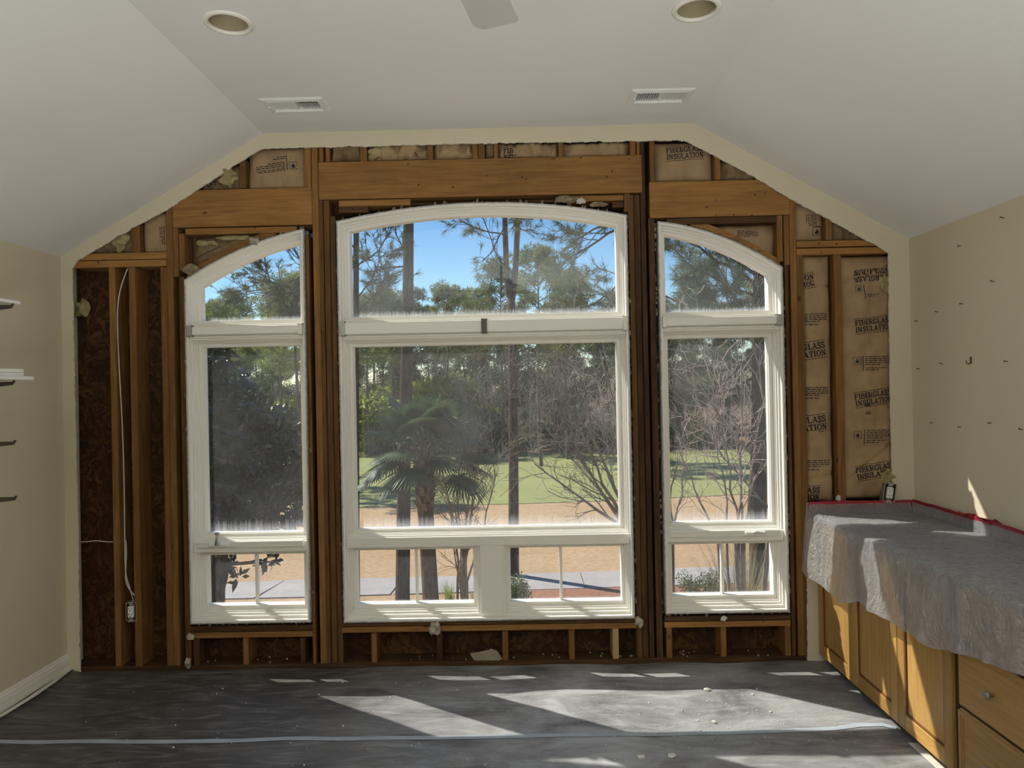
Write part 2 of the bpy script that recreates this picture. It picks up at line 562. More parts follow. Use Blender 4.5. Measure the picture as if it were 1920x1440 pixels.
M['cab_bead'] = mat_plain('glazed_bead', (.17, .075, .02), .5, .1)
M['cab_shade'] = mat_plain('cabinet_recess_shade', (.05, .025, .01), .8, .1)  # near-black brown: shade of the toe recess and gaps put into the colour
M['counter'] = mat_plain('grey_laminate', (.16, .16, .165), .45, .2, 60)
M['fan'] = mat_plain('fan_blade_paint', (.50, .47, .44), .5, .05)
M['can'] = mat_plain('light_can', (.38, .32, .195), .45, .05)
M['grille'] = mat_plain('vent_paint', (.78, .77, .73), .5, .03)
M['shelf'] = mat_plain('white_shelf', (.85, .85, .83), .4, .03)
M['paper'] = mat_plain('paper_edge', (.66, .62, .54), .8, .1)
# outdoors
M['brown_grass'] = mat_ground('dormant_grass', (.29, .19, .105), (.46, .32, .195), 7)
M['green_grass'] = mat_ground('fairway_grass', (.195, .205, .08), (.285, .285, .12), 5, .3)
M['litter'] = mat_ground('leaf_litter', (.09, .055, .035), (.24, .15, .10), 3)
M['bed'] = mat_ground('pine_straw', (.20, .09, .055), (.34, .18, .115), 12)
M['path'] = mat_ground('path_concrete', (.28, .255, .245), (.37, .34, .325), 3, .15)
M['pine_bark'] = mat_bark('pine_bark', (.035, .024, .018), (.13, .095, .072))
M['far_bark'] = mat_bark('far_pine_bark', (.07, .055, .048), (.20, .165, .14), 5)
M['twig'] = mat_bark('bare_twig_bark', (.15, .12, .09), (.38, .32, .26), 9)
M['grey_twig'] = mat_bark('grey_twig_bark', (.25, .245, .20), (.54, .53, .46), 4)
M['red_twig'] = mat_bark('reddish_twig_bark', (.38, .27, .235), (.72, .58, .52), 9)
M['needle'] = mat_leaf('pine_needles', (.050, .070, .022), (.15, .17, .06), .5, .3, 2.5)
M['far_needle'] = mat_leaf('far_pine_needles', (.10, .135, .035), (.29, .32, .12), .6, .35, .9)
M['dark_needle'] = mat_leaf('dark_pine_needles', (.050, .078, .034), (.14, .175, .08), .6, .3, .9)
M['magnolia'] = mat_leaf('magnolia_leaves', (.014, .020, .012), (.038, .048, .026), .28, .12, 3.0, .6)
M['palm'] = mat_leaf('palm_fronds', (.030, .060, .026), (.085, .130, .055), .5, .3, 2.0, .25, .3)
M['palm_bark'] = mat_bark('palm_bark', (.06, .042, .030), (.20, .15, .11), 12)
M['boot'] = mat_bark('palm_boots', (.12, .085, .055), (.34, .25, .17), 16)
M['shrub'] = mat_leaf('shrub_leaves', (.05, .075, .022), (.17, .20, .07), .45, .3, 5)
M['yellow_shrub'] = mat_leaf('yellow_green_leaves', (.15, .19, .03), (.36, .39, .08), .5, .4, .6)
M['straw'] = mat_leaf('dry_blades', (.26, .23, .10), (.45, .40, .22), .6, .3, 4)

# ============================================================ the room shell
rng = random.Random(7)

# floor under the covering
mb = MB(); mb.box(XL - .1, XR + .1, YB, YS + .05, -.25, 0.0)
tag(mb.obj('floor', M['subfloor']), 'wooden subfloor under the grey protection sheet', kind='structure')

# protection sheet on the floor, slightly wavy
def sheet_z(x, y):
    h = .0105*mnoise.noise(Vector((x*1.5, y*2.0, 3))) + .0035*mnoise.noise(Vector((x*4, y*6, 9)))
    # tent folds near the wall
    h += .012*max(0, mnoise.noise(Vector((x*2.3+5, y*.8, 1))))*max(0, 1-abs(y-4.0)/.5)
    return max(.003, .013 + h)
nx, ny = 300, 190
xs = np.linspace(XL + .012, XR - .05, nx); ys = np.linspace(1.2, D + .012, ny)
V = []
for j, y in enumerate(ys):
    for i, x in enumerate(xs):
        yy = y
        if j >= ny - 6:   # torn edge along the bottom plate
            yy = y + (.02*mnoise.noise(Vector((x*3, 2, 5))) - .012)*((j - (ny - 7))/6)
        z = sheet_z(x, y)
        if x < XL + .10:
            z += .022*((XL + .10 - x)/.1)**2
        V.append((x, yy, z))
Fq = [(j*nx+i, j*nx+i+1, (j+1)*nx+i+1, (j+1)*nx+i) for j in range(ny-1) for i in range(nx-1)]
me = np_mesh('floor_protection_sheet', V, Fq, True)
o = link_mesh('floor_protection_sheet', me, M['floor_sheet'])
tag(o, 'dusty dark grey protection sheet covering the whole floor', 'floor covering')

# tape along the seam of the sheet
def floor_strip(pts, w, name, mat, lift=.0025, parent=None):
    P = [onz(u, v, .01) for u, v in pts]
    Q = []
    for a, b in zip(P[:-1], P[1:]):
        n = max(2, int((b-a).length/.03))
        for k in range(n): Q.append(a.lerp(b, k/n))
    Q.append(P[-1])
    V = []
    for i, p in enumerate(Q):
        t = (Q[min(i+1, len(Q)-1)] - Q[max(i-1, 0)]).normalized()
        s = Vector((-t.y, t.x, 0))
        ww = w*(1 + .12*mnoise.noise(Vector((i*.21, 1, 2))))
        for k in (-.5, -.25, 0, .25, .5):
            q = p + s*(k*ww)
            V.append((q.x, q.y, sheet_z(q.x, q.y) + lift))
    F = [(i*5+k, i*5+k+1, i*5+k+6, i*5+k+5) for i in range(len(Q)-1) for k in range(4)]
    return link_mesh(name, np_mesh(name, V, F, True), mat, parent)
o = floor_strip([(-260, 1380), (0, 1392), (300, 1393), (500, 1389), (700, 1386), (900, 1383), (1100, 1382), (1300, 1378), (1450, 1374), (1560, 1367), (1610, 1361), (1655, 1361), (1681, 1368)], .036, 'seam_tape', M['tape'])
tag(o, 'pale blue grey tape strip across the dark floor covering', 'tape')

# ceiling with holes for lamps and vents
lamps = [(-1.190, 2.95), (.760, 2.935)]
vents = [(-1.178, 3.805), (.783, 3.805)]
loops = [[(XCL, YB), (XCR, YB), (XCR, YS+.05), (XCL, YS+.05)]]
for x, y in lamps:
    loops.append([(x + .080*math.cos(a*PI/16), y + .080*math.sin(a*PI/16)) for a in range(32)])
for x, y in vents:
    loops.append([(x-.125, y-.06), (x+.125, y-.06), (x+.125, y+.06), (x-.125, y+.06)])
mb = MB()
V, Fs = fill_loops(loops, lambda x, y: (x, y, ZC)); mb.add(V, Fs)
for a, b in (((XL, ZK), (XCL, ZC)), ((XCR, ZC), (XR, ZK))):
    mb.add([(a[0], YB, a[1]), (b[0], YB, b[1]), (b[0], YS+.05, b[1]), (a[0], YS+.05, a[1])], [(0, 1, 2, 3)])
# roof above
T = .32
mb.add([(x, y, z) for y in (YB-.1, YS+.35) for x, z in ((XL-.6, ZK-.05), (XCL-.15, ZC+T), (XCR+.15, ZC+T), (XR+.6, ZK-.05))],
       [(0, 1, 5, 4), (1, 2, 6, 5), (2, 3, 7, 6)])
tag(mb.obj('ceiling', M['ceiling'], fix=False), 'off-white ceiling, flat in the middle and sloping to both sides', kind='structure')

# side and rear walls
mb = MB(); mb.box(XL-.12, XL, YB, YS+.05, -.1, ZK)
wall_left = tag(mb.obj('wall_left', M['wall']), 'plain cream painted wall on the left', kind='structure')
mb = MB(); mb.box(XR, XR+.12, YB, YS+.05, -.1, ZK)
wall_right = tag(mb.obj('wall_right', M['wall']), 'plain cream painted wall on the right', kind='structure')
mb = MB(); mb.prism([(XL-.1, -.1), (XL-.1, ZK), (XCL, ZC+.05), (XCR, ZC+.05), (XR+.1, ZK), (XR+.1, -.1)], YB-.12, YB)
tag(mb.obj('wall_rear', M['wall']), 'cream wall at the rear of the room', kind='structure')

# baseboard with a moulded top
prof = [(0, .008), (.016, .008), (.016, .085), (.013, .095), (.013, .103), (.008, .112), (.006, .124), (0, .126)]
mb = MB()
n = len(prof)
mb.add([(XL+a, YB, b) for a, b in prof] + [(XL+a, D-.001, b) for a, b in prof],
       [tuple(range(n)), tuple(range(2*n-1, n-1, -1))] + [(i, i+n, (i+1) % n+n, (i+1) % n) for i in range(n)])
tag(mb.obj('baseboard_left', M['trim']), 'white moulded baseboard along the left wall', kind='structure')

# ------------------------------------------------------------ windows
YW = D - .006
def quad_through(p, q, r):
    A = np.array([[p[0]**2, p[0], 1], [q[0]**2, q[0], 1], [r[0]**2, r[0], 1]])
    c = np.linalg.solve(A, np.array([p[1], q[1], r[1]]))
    return lambda x: c[0]*x*x + c[1]*x + c[2]
def pz(u, v): 
    q = at(u, v, YW); return (q.x, q.z)

def win_loop(X0, X1, Zb, top, i, n=20, ib=None, it=None):
    a, b = X0+i, X1-i
    zb = Zb + (i if ib is None else ib)
    pts = [(a, zb), (b, zb)]
    if callable(top):
        for k in range(n+1):
            x = b + (a-b)*k/n
            xx = X0 + (x-a)/(b-a)*(X1-X0)
            s = (top(xx+.001)-top(xx-.001))/.002
            pts.append((x, top(x) - i*math.sqrt(1+s*s)))
    else:
        pts += [(b, top - (i if it is None else it)), (a, top - (i if it is None else it))]
    return pts

def pane_obj(loop, y, parent):
    mb = MB(); mb.prism(loop, y, y+.004)
    return mb.obj('pane', M['glass'], parent)

class Win: pass
def make_window(idx, label, X0, X1, Zb, top, zt0, zt1, zm0, zm1, split, muntins, upper_sash, foamseed):
    w = empty('window_%d' % idx, ((X0+X1)/2, D, Zb))
    tag(w, label, kind='structure')
    fm = M['frame']
    # jamb box; its bare outer edge faces the room
    mb = MB(); mb.ring(win_loop(X0, X1, Zb, top, 0), win_loop(X0, X1, Zb, top, .007), YW, D+.165)
    e = mb.obj('frame_edge', M['frame_edge'], w); tag(e, 'bare grey edge of the frame')
    mb = MB(); mb.ring(win_loop(X0, X1, Zb, top, .007), win_loop(X0, X1, Zb, top, .017), YW+.003, D+.165)
    mb.obj('frame', fm, w)
    # upper light
    mb = MB()
    U = lambda i, ib=None: win_loop(X0, X1, zt1, top, i, ib=ib)
    mb.ring(U(.017, 0), U(.026, .010), D+.045, D+.165)
    mb.ring(U(.026, .010), U(.036, .018), D+.070, D+.16)
    s1 = mb.obj('stop_moulding', fm, w)
    mb = MB(); mb.ring(U(.036, .018), U(.056, .030), D+.088, D+.15)
    mb.obj('sash', fm, w)
    pane_obj(U(.054, .029), D+.118, w)
    # transom
    mb = MB(); mb.box(X0+.017, X1-.017, D+.012, D+.165, zt0, zt1, .003)
    mb.box(X0+.017, X1-.017, D+.0, D+.03, zt0+.012, zt0+.022, .002)
    mb.obj('transom', fm, w)
    zr0, zr1 = zt0+.030, zt1-.012
    mb = MB(); mb.box(X0+.035, X1-.035, D-.018, D+.012, zr0, zr1, .004)
    mb.obj('blind_rail', fm, w)
    # middle light
    def R(z0, z1, i, ib=None, it=None, a=X0, b=X1): return win_loop(a, b, z0, z1, i, ib=ib, it=it)
    mb = MB()
    mb.ring(R(zm1, zt0, .017, 0, 0), R(zm1, zt0, .027, .007, .006), D+.035, D+.16)
    mb.ring(R(zm1, zt0, .027, .007, .006), R(zm1, zt0, .035, .013, .011), D+.055, D+.16)
    mb.ring(R(zm1, zt0, .035, .013, .011), R(zm1, zt0, .041, .018, .016), D+.070, D+.16)
    mb.obj('stop_moulding', fm, w)
    mb = MB(); mb.ring(R(zm1, zt0, .041, .018, .016), R(zm1, zt0, .063, .036, .036), D+.088, D+.15)
    mb.ring(R(zm1, zt0, .056, .030, .030), R(zm1, zt0, .066, .039, .039), D+.104, D+.14)
    mb.obj('sash', fm, w)
    pane_obj(R(zm1, zt0, .064, .037, .037), D+.122, w)
    # mid bar
    mb = MB(); mb.box(X0+.017, X1-.017, D+.018, D+.165, zm0, zm1, .004)
    if upper_sash: mb.box(X0+.04, X1-.04, D+.006, D+.03, zm1-.034, zm1+.004, .004)
    mb.obj('mullion', fm, w)
    # lower lights
    bays = [(X0, X1)] if split is None else [(X0, split[0]), (split[1], X1)]
    if split is not None:
        mb = MB(); mb.box(split[0]-.017, split[1]+.017, D+.018, D+.165, Zb+.017, zm0, .004)
        mb.obj('mullion', fm, w)
    for (a, b), mu in zip(bays, muntins):
        i0 = .017 if a == X0 else .0
        def L(i, ib, it): return [(a+i, Zb+ib), (b-i, Zb+ib), (b-i, zm0-it), (a+i, zm0-it)]
        mb = MB()
        mb.ring(L(.017, .017, 0), L(.028, .034, .005), D+.030, D+.16)
        mb.ring(L(.028, .034, .005), L(.036, .046, .009), D+.052, D+.16)
        mb.ring(L(.036, .046, .009), L(.043, .056, .013), D+.070, D+.16)
        mb.obj('stop_moulding', fm, w)
        mb = MB(); mb.ring(L(.043, .056, .013), L(.062, .080, .030), D+.086, D+.15)
        mb.obj('sash', fm, w)
        pane_obj(L(.060, .078, .029), D+.122, w)
        mb = MB(); mb.box(mu-.0085, mu+.0085, D+.108, D+.121, Zb+.080, zm0-.030, .002)
        mb.box(mu-.0085, mu+.0085, D+.127, D+.138, Zb+.080, zm0-.030, .002)
        mb.obj('muntin', fm, w)
    # expanding foam between frame and studs
    mb = MB(); r = random.Random(foamseed)
    lp = win_loop(X0, X1, Zb, top, -.012)
    for k in range(len(lp)):
        p, q = lp[k], lp[(k+1) % len(lp)]
        L_ = math.hypot(q[0]-p[0], q[1]-p[1])
        m = int(L_/.035)
        for j in range(m):
            if r.random() < .45: continue
            f = (j + r.random())/max(m, 1)
            x = p[0]+(q[0]-p[0])*f; z = p[1]+(q[1]-p[1])*f
            mb.blob((x, D+.018+r.uniform(0, .02), z), r.uniform(.006, .014), r.random()*90, 1, .5, (.8, .8, 1.5))
    f = mb.obj('foam_seal', M['foam'], w, True); tag(f, kind='stuff')
    W = Win(); W.o = w; W.X0, W.X1, W.Zb, W.top = X0, X1, Zb, top; W.zt = (zr0, zr1); W.zm = (zm0, zm1)
    return W

# left window
tl = quad_through(pz(344, 525), pz(456, 464), pz(573, 428))
W1 = make_window(1, 'left white window with a half-arched top and a crank below', pz(350, 800)[0], pz(576, 800)[0], pz(465, 1169)[1], tl,
    pz(460, 636)[1], pz(460, 607)[1], pz(470, 1046)[1]+.030, pz(470, 1008)[1]-.028, None, [at(481, 1090, D+.11).x], True, 3)
tc = quad_through(pz(633, 414), pz(905, 379), pz(1178, 403))
W2 = make_window(2, 'wide middle white window with a full arched top', pz(636, 720)[0], pz(1182, 720)[0], pz(912, 1164)[1], tc,
    pz(905, 632)[1], pz(905, 596)[1], pz(905, 1034)[1]+.028, pz(905, 997)[1]-.03, (pz(905, 1080)[0], pz(937, 1080)[0]),
    [at(781, 1080, D+.11).x, at(1052, 1080, D+.11).x], False, 4)
tr_ = quad_through(pz(1238, 415), pz(1360, 445), pz(1467, 500))
W3 = make_window(3, 'right white window with a half-arched top beside the insulation', pz(1241, 800)[0], pz(1474, 800)[0], pz(1362, 1150)[1], tr_,
    pz(1350, 619)[1], pz(1350, 590)[1], pz(1350, 1026)[1]+.030, pz(1350, 988)[1]-.028, None, [at(1355, 1080, D+.11).x], True, 5)
WINS = [W1, W2, W3]

# brackets on the blind rails
def bracket(W, x, mat, w=.012):
    mb = MB()
    z0, z1 = W.zt
    mb.box(x-w, x+w, D-.024, D-.019, z0-.008, z1+.006, .002)
    mb.box(x-w, x-w+.003, D-.03, D+.012, z0-.010, z1+.008)
    mb.box(x+w-.003, x+w, D-.03, D+.012, z0-.010, z1+.008)
    mb.box(x-w, x+w, D-.026, D+.012, z1+.0, z1+.006)
    o = mb.obj('rail_bracket', mat, W.o)
    tag(o, 'small metal bracket of the blind rail')
bracket(W1, W1.X0+.032, M['metal'], .016); bracket(W1, W1.X1-.026, M['trim'], .014)
bracket(W2, W2.X0+.030, M['metal']); bracket(W2, at(908, 608, D).x, M['dark_metal'], .016); bracket(W2, W2.X1-.026, M['trim'])
bracket(W3, W3.X0+.026, M['trim']); bracket(W3, W3.X1-.032, M['metal'], .014)

# crank operators
def crank(W, x, lever):
    z = W.zm[1] - .012
    mb = MB()
    mb.box(x-.062, x+.062, D-.012, D+.010, z-.014, z+.010, .006)
    o = mb.obj('crank_base', M['white_plastic'], W.o); tag(o, 'white crank housing')
    mb = MB()
    mb.lathe([(.001, .0), (.014, .0), (.012, .012), (.001, .014)], (x-.005, D-.014, z), 12, 'z')
    if lever:
        mb.tube([(x-.012, D-.018, z+.002), (x-.006, D-.026, z+.03), (x+.004, D-.03, z+.068)], [.009, .008, .0075], 8)
        mb.lathe([(.001, -.010), (.009, -.010), (.009, .010), (.001, .010)], (x+.002, D-.03, z+.072), 10, 'x')
    else:
        mb.tube([(x-.02, D-.02, z+.004), (x+.0, D-.022, z+.012), (x+.05, D-.02, z+.0)], [.008, .008, .006], 8)
    o = mb.obj('crank_handle', M['metal'] if lever else M['white_plastic'], W.o, True)
crank(W1, at(411, 1014, D).x, True)
crank(W3, at(1416, 994, D).x, False)

# ------------------------------------------------------------ window wall: sheathing, framing, drywall edge
loops = [[(XL-.1, -.1), (XR+.1, -.1), (XR+.1, ZK), (XCR, ZC+.1), (XCL, ZC+.1), (XL-.1, ZK)]]
for W in WINS:
    loops.append(win_loop(W.X0, W.X1, W.Zb, W.top, -.004))
mb = MB()
V, Fs = fill_loops(loops, lambda x, z: (x, YS, z)); mb.add(V, Fs)
V, Fs = fill_loops(loops, lambda x, z: (x, YS+.014, z)); mb.add(V, Fs)
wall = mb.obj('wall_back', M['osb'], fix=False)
tag(wall, 'gutted end wall with open stud framing around three windows', kind='structure')

def vmem(u0, u1, vm, vt, vb, mat='wood_v', name='stud', dy=None, depth=SD, floor=False, lean=0.0):
    """upright: face from u0 to u1 at height vm, from vt down to vb"""
    x0, x1 = wx(u0, vm), wx(u1, vm)
    um = (u0+u1)/2
    z1 = wz(um, vt); z0 = wz(um, vb) if not floor else .038
    y = YF + (rng.uniform(-.003, .004) if dy is None else dy)
    g = .0007
    mb = MB(); mb.box(x0+g, x1-g, y, y+depth-.001-(y-YF), z0, z1, .0022)
    if lean:
        mb.v = [(a + lean*(c-z0)/(z1-z0), b, c) for a, b, c in mb.v]
    return mb.obj(name, M[mat], wall)
def hmem(u0, u1, vt, vb, um=None, mat='wood_h', name='header', dy=None, depth=SD):
    um = (u0+u1)/2 if um is None else um
    z1, z0 = wz(um, vt), wz(um, vb); vm = (vt+vb)/2
    y = YF + (rng.uniform(-.002, .003) if dy is None else dy)
    g = .0007
    mb = MB(); mb.box(wx(u0, vm), wx(u1, vm), y, y+depth-.001-(y-YF), z0+g, z1-g, .0022)
    return mb.obj(name, M[mat], wall)

# left bay
hmem(143, 312, 474, 487, mat='wood_h', name='top_plate'); hmem(140, 312, 488, 501, mat='wood_h', name='top_plate')
vmem(203, 215, 505, 501, 1250, floor=True)
vmem(241, 254, 505, 501, 1250, floor=True)
vmem(300, 312, 505, 501, 1250, floor=True)
vmem(311, 323, 425, 386, 1250, floor=True)
vmem(324, 335, 470, 427, 519, name='jack_stud')
vmem(337, 348, 640, 519, 1250, 'wood_mid', floor=True)
vmem(336, 347, 470, 438, 508, name='cripple_stud')
vmem(246, 262, 450, 418, 474, name='cripple_stud')
hmem(323, 585, 354, 424, name='header'); 
vmem(449, 461, 330, 298, 353, name='cripple_stud')
vmem(571, 583, 320, 274, 353, name='stud')
hmem(347, 556, 426, 438, name='header_plate')
# arch lumber beside the left and right windows
def arch_brace(W, u0, u1, t0, t1):
    xa, xb = wx(u0, 470), wx(u1, 470); n = 12; lo = []; hi = []
    for k in range(n+1):
        f = k/n; x = xa + (xb-xa)*f; z = W.top(x) + .014
        lo.append((x, z)); hi.append((x, z + t0 + (t1-t0)*f))
    mb = MB(); mb.prism(lo + hi[::-1], YF+.012, YF+SD*.95)
    return mb.obj('arch_brace', M['wood_h'], wall)
arch_brace(W1, 350, 516, .030, .040)
arch_brace(W3, 1296, 1463, .040, .030)
# posts left of the middle window
vmem(584, 596, 320, 272, 1250, floor=True)
vmem(577, 583.5, 700, 440, 1172, 'wood_mid', floor=True)
vmem(598, 609, 600, 375, 1250, 'wood_mid', floor=True)
vmem(610, 621, 600, 375, 1250, 'wood_mid', floor=True)
vmem(622, 632, 600, 405, 1250, 'wood_mid', floor=True)
# centre header and cripples
hmem(597, 1204, 297, 368, um=900, name='header')
for a, b in ((597, 606), (610, 618), (675, 688), (801, 812), (885, 896), (897, 909), (926, 934), (1047, 1057), (1181, 1192), (1194, 1204)):
    vmem(a, b, 287, 262, 298 - (a-900)*.018, name='cripple_stud')
hmem(635, 769, 374, 386, name='header_plate'); hmem(635, 690, 387, 399, name='header_plate', mat='wood_hd')
hmem(1070, 1169, 366, 377, name='header_plate'); hmem(1148, 1169, 378, 389, name='header_plate', mat='wood_hd')
hmem(770, 1069, 372, 378, name='header_plate', mat='wood_hd', dy=.05, depth=.08)
vmem(1170, 1181, 380, 363, 397, name='jack_stud')
vmem(1182, 1192.5, 600, 365, 1250, 'wood_mid', floor=True)
vmem(1193, 1204, 600, 365, 1250, 'wood_dark', floor=True)
vmem(1205, 1215, 600, 260, 1250, 'wood_dark', floor=True)
# right of the middle window
vmem(1218, 1228, 300, 264, 341, 'wood_v')
vmem(1219, 1231, 600, 409, 1250, 'wood_dark', floor=True)
hmem(1218, 1481, 338, 406, name='header')
vmem(1340, 1351, 315, 288, 337, name='cripple_stud')
vmem(1481, 1493, 450, 370, 1250, floor=True)
vmem(1470, 1480.5, 450, 404, 497, name='jack_stud')
vmem(1476.5, 1484, 800, 497, 1160, 'wood_mid', floor=True)
vmem(1457, 1468, 450, 404, 490, name='cripple_stud')
hmem(1250, 1457, 407, 419, name='header_plate', mat='wood_hd')
hmem(1494, 1645, 450.5, 462.5, name='top_plate'); hmem(1494, 1668, 464, 476.5, name='top_plate')
vmem(1548, 1560, 430, 400, 450, name='cripple_stud')
vmem(1495, 1508, 560, 477, 1250, floor=True)
vmem(1564, 1578, 560, 477, 1250, floor=True)
# sills and cripples below the windows
hmem(358, 590, 1173, 1184, mat='wood_hd', name='sill_plate'); hmem(358, 590, 1185, 1196, mat='wood_h', name='sill_plate')
hmem(641, 1194, 1160, 1171, um=915, mat='wood_hd', name='sill_plate'); hmem(641, 1194, 1172, 1183, um=915, mat='wood_h', name='sill_plate')
hmem(1246, 1483, 1154, 1164, mat='wood_hd', name='sill_plate'); hmem(1246, 1483, 1165, 1176, mat='wood_h', name='sill_plate')
for a, b, t, m in ((362, 374, 1197, 'wood_dark'), (455, 466, 1197, 'wood_v'), (562, 572, 1197, 'wood_dark'),
                   (696, 707, 1188, 'wood_v'), (818, 830, 1186, 'wood_dark'), (942, 953, 1184, 'wood_v'), (1067, 1078, 1181, 'wood_v'),
                   (1250, 1261, 1176, 'wood_v'), (1352, 1363, 1175, 'wood_v'), (1473, 1484, 1173, 'wood_v')):
    vmem(a, b, 1215, t, 1245, m, 'cripple_stud', floor=True)
vmem(1148, 1160, 1180, 1179, 1245, 'wood_pale', 'cripple_stud', floor=True, lean=0)
# bottom plate
mb = MB(); mb.box(XL, XR, YF-.004, YS-.001, .0, .038, .003); mb.obj('bottom_plate', M['wood_hd'], wall)
# lower sheathing panel of the left bay, its edge showing as a seam
mb = MB()
zs = wz(170, 774, YS)
mb.box(XL, wx(340, 774, YS), YS-.004, YS-.0005, .04, zs, .001)
o = mb.obj('sheathing_panel', M['osb'], wall); 
mb = MB()
mb.box(XL, wx(340, 774, YS), YS-.003, YS-.0005, zs+.004, ZK, .001)
o = mb.obj('sheathing_panel', M['osb'], wall)

# strip of drywall left around the opening
cut = [(150, 1262), (146, 1000), (140, 760), (135, 503), (146, 488), (170, 473), (246, 429), (311, 394), (376, 352), (466, 293), (494, 278),
       (640, 275), (880, 269), (1200, 264), (1284, 263), (1349, 297), (1419, 334), (1492, 378), (1554, 411), (1641, 459), (1661, 471), (1666, 475),
       (1669, 700), (1673, 898), (1674, 941), (1513, 944), (1513, 1000), (1515, 1240)]
pts = [(at(u, v, D).x, at(u, v, D).z) for u, v in cut]
pts[0] = (pts[0][0], .012); pts[-1] = (pts[-1][0], .012)
fine = []
rr = random.Random(11)
for a, b in zip(pts[:-1], pts[1:]):
    L = math.hypot(b[0]-a[0], b[1]-a[1]); m = max(1, int(L/.022))
    nx_, nz_ = -(b[1]-a[1])/L, (b[0]-a[0])/L
    for k in range(m):
        j = rr.uniform(-.0022, .0022) + (.005 if rr.random() < .05 else 0)
        f = k/m
        fine.append((a[0]+(b[0]-a[0])*f + nx_*j, a[1]+(b[1]-a[1])*f + nz_*j))
fine.append(pts[-1])
loop = [(XL+.0005, .012), (XL+.0005, ZK), (XCL, ZC-.0005), (XCR, ZC-.0005), (XR-.0005, ZK), (XR-.0005, .012)] + fine[::-1]
mb = MB()
V, Fs = fill_loops([loop], lambda x, z: (x, D, z)); mb.add(V, Fs)
V, Fs = fill_loops([loop], lambda x, z: (x, D+.0125, z)); mb.add(V, Fs)
n = len(loop)
mb.add([(x, D, z) for x, z in loop] + [(x, D+.0125, z) for x, z in loop], [(i, (i+1) % n, n+(i+1) % n, n+i) for i in range(n)])
o = mb.obj('drywall_border', M['wall'], wall, fix=False); tag(o, 'cream painted drywall strip left around the torn out opening')
# pale torn paper along the cut
mb = MB()
for i in range(len(fine)-1):
    a, b = fine[i], fine[i+1]
    if rr.random() < .3: continue
    L = math.hypot(b[0]-a[0], b[1]-a[1]) or 1
    nx_, nz_ = (b[1]-a[1])/L, -(b[0]-a[0])/L
    w = rr.uniform(.002, .006)
    p = [(a[0], a[1]), (b[0], b[1]), (b[0]+nx_*w*.4, b[1]+nz_*w*.4), (a[0]+nx_*w, a[1]+nz_*w)]
    mb.prism(p, D-.002, D+.006)
o = mb.obj('torn_paper', M['paper'], wall); tag(o, 'frayed pale paper edge of the cut drywall', kind='stuff')

# ------------------------------------------------------------ plaster and foam remains stuck to the framing
def chunk(name, u, v, r, mat, label, cat, Y=D-.005, seed=1, sq=(1, .5, 1), sub=2, group=None):
    p = at(u, v, Y)
    mb = MB(); mb.blob(p, r, seed, sub, .55, sq)
    o = mb.obj(name, M[mat], None, False)
    return tag(o, label, cat, group)
chunk('foam_lump', 815, 1178, .032, 'lump', 'pale foam lump stuck on the sill below the middle window', 'foam', seed=2, sq=(1, .5, 1.2))
chunk('foam_lump', 1060, 374, .045, 'foam', 'larger beige foam lump above the middle window arch', 'foam', seed=3, sq=(1.7, .5, .5))
chunk('foam_lump', 1088, 378, .022, 'plaster', 'small white lump beside the beige foam above the arch', 'foam', seed=7, sq=(1.2, .5, .8))
chunk('foam_lump', 1122, 383, .030, 'foam', 'flat beige foam lump right of the white one above the arch', 'foam', seed=8, sq=(1.6, .5, .4))
chunk('foam_lump', 358, 505, .040, 'foam', 'crusty foam lump on the left shoulder of the left window', 'foam', seed=9, sq=(1.2, .5, .7))
chunk('foam_lump', 477, 452, .026, 'lump', 'small foam lump halfway up the left window arch', 'foam', seed=10, sq=(1.2, .5, .8))
chunk('foam_lump', 356, 1194, .020, 'lump', 'white lump at the lower left corner of the left window', 'foam', seed=12, sq=(1.1, .5, 1))
chunk('foam_lump', 1199, 1165, .026, 'lump', 'ragged white lump at the lower right corner of the middle window', 'foam', seed=13, sq=(.9, .4, 1.2))
chunk('foam_lump', 1357, 1160, .016, 'plaster', 'tiny lump on the sill below the right window', 'foam', seed=14)
chunk('wool_tuft', 155, 578, .045, 'fluff', 'tan wool tuft on the sheathing high in the left bay', 'insulation', Y=YS-.03, seed=15, sq=(.75, .6, 1.2))
o = chunk('drywall_scrap', 915, 1236, .085, 'scrap', 'beige drywall scrap leaning below the middle window', 'scrap', Y=D+.03, seed=21, sq=(1.0, .12, .55))
chunk('plaster_chunk', 352, 1243, .024, 'lump', 'white plaster piece on the floor at the left window corner', 'scrap', Y=D-.01, seed=22, sq=(.7, .6, 1.2))
chunk('plaster_chunk', 1352, 1234, .02, 'plaster', 'plaster bit in the cavity below the right window', 'scrap', Y=D+.05, seed=23, sq=(1.4, .6, .6))

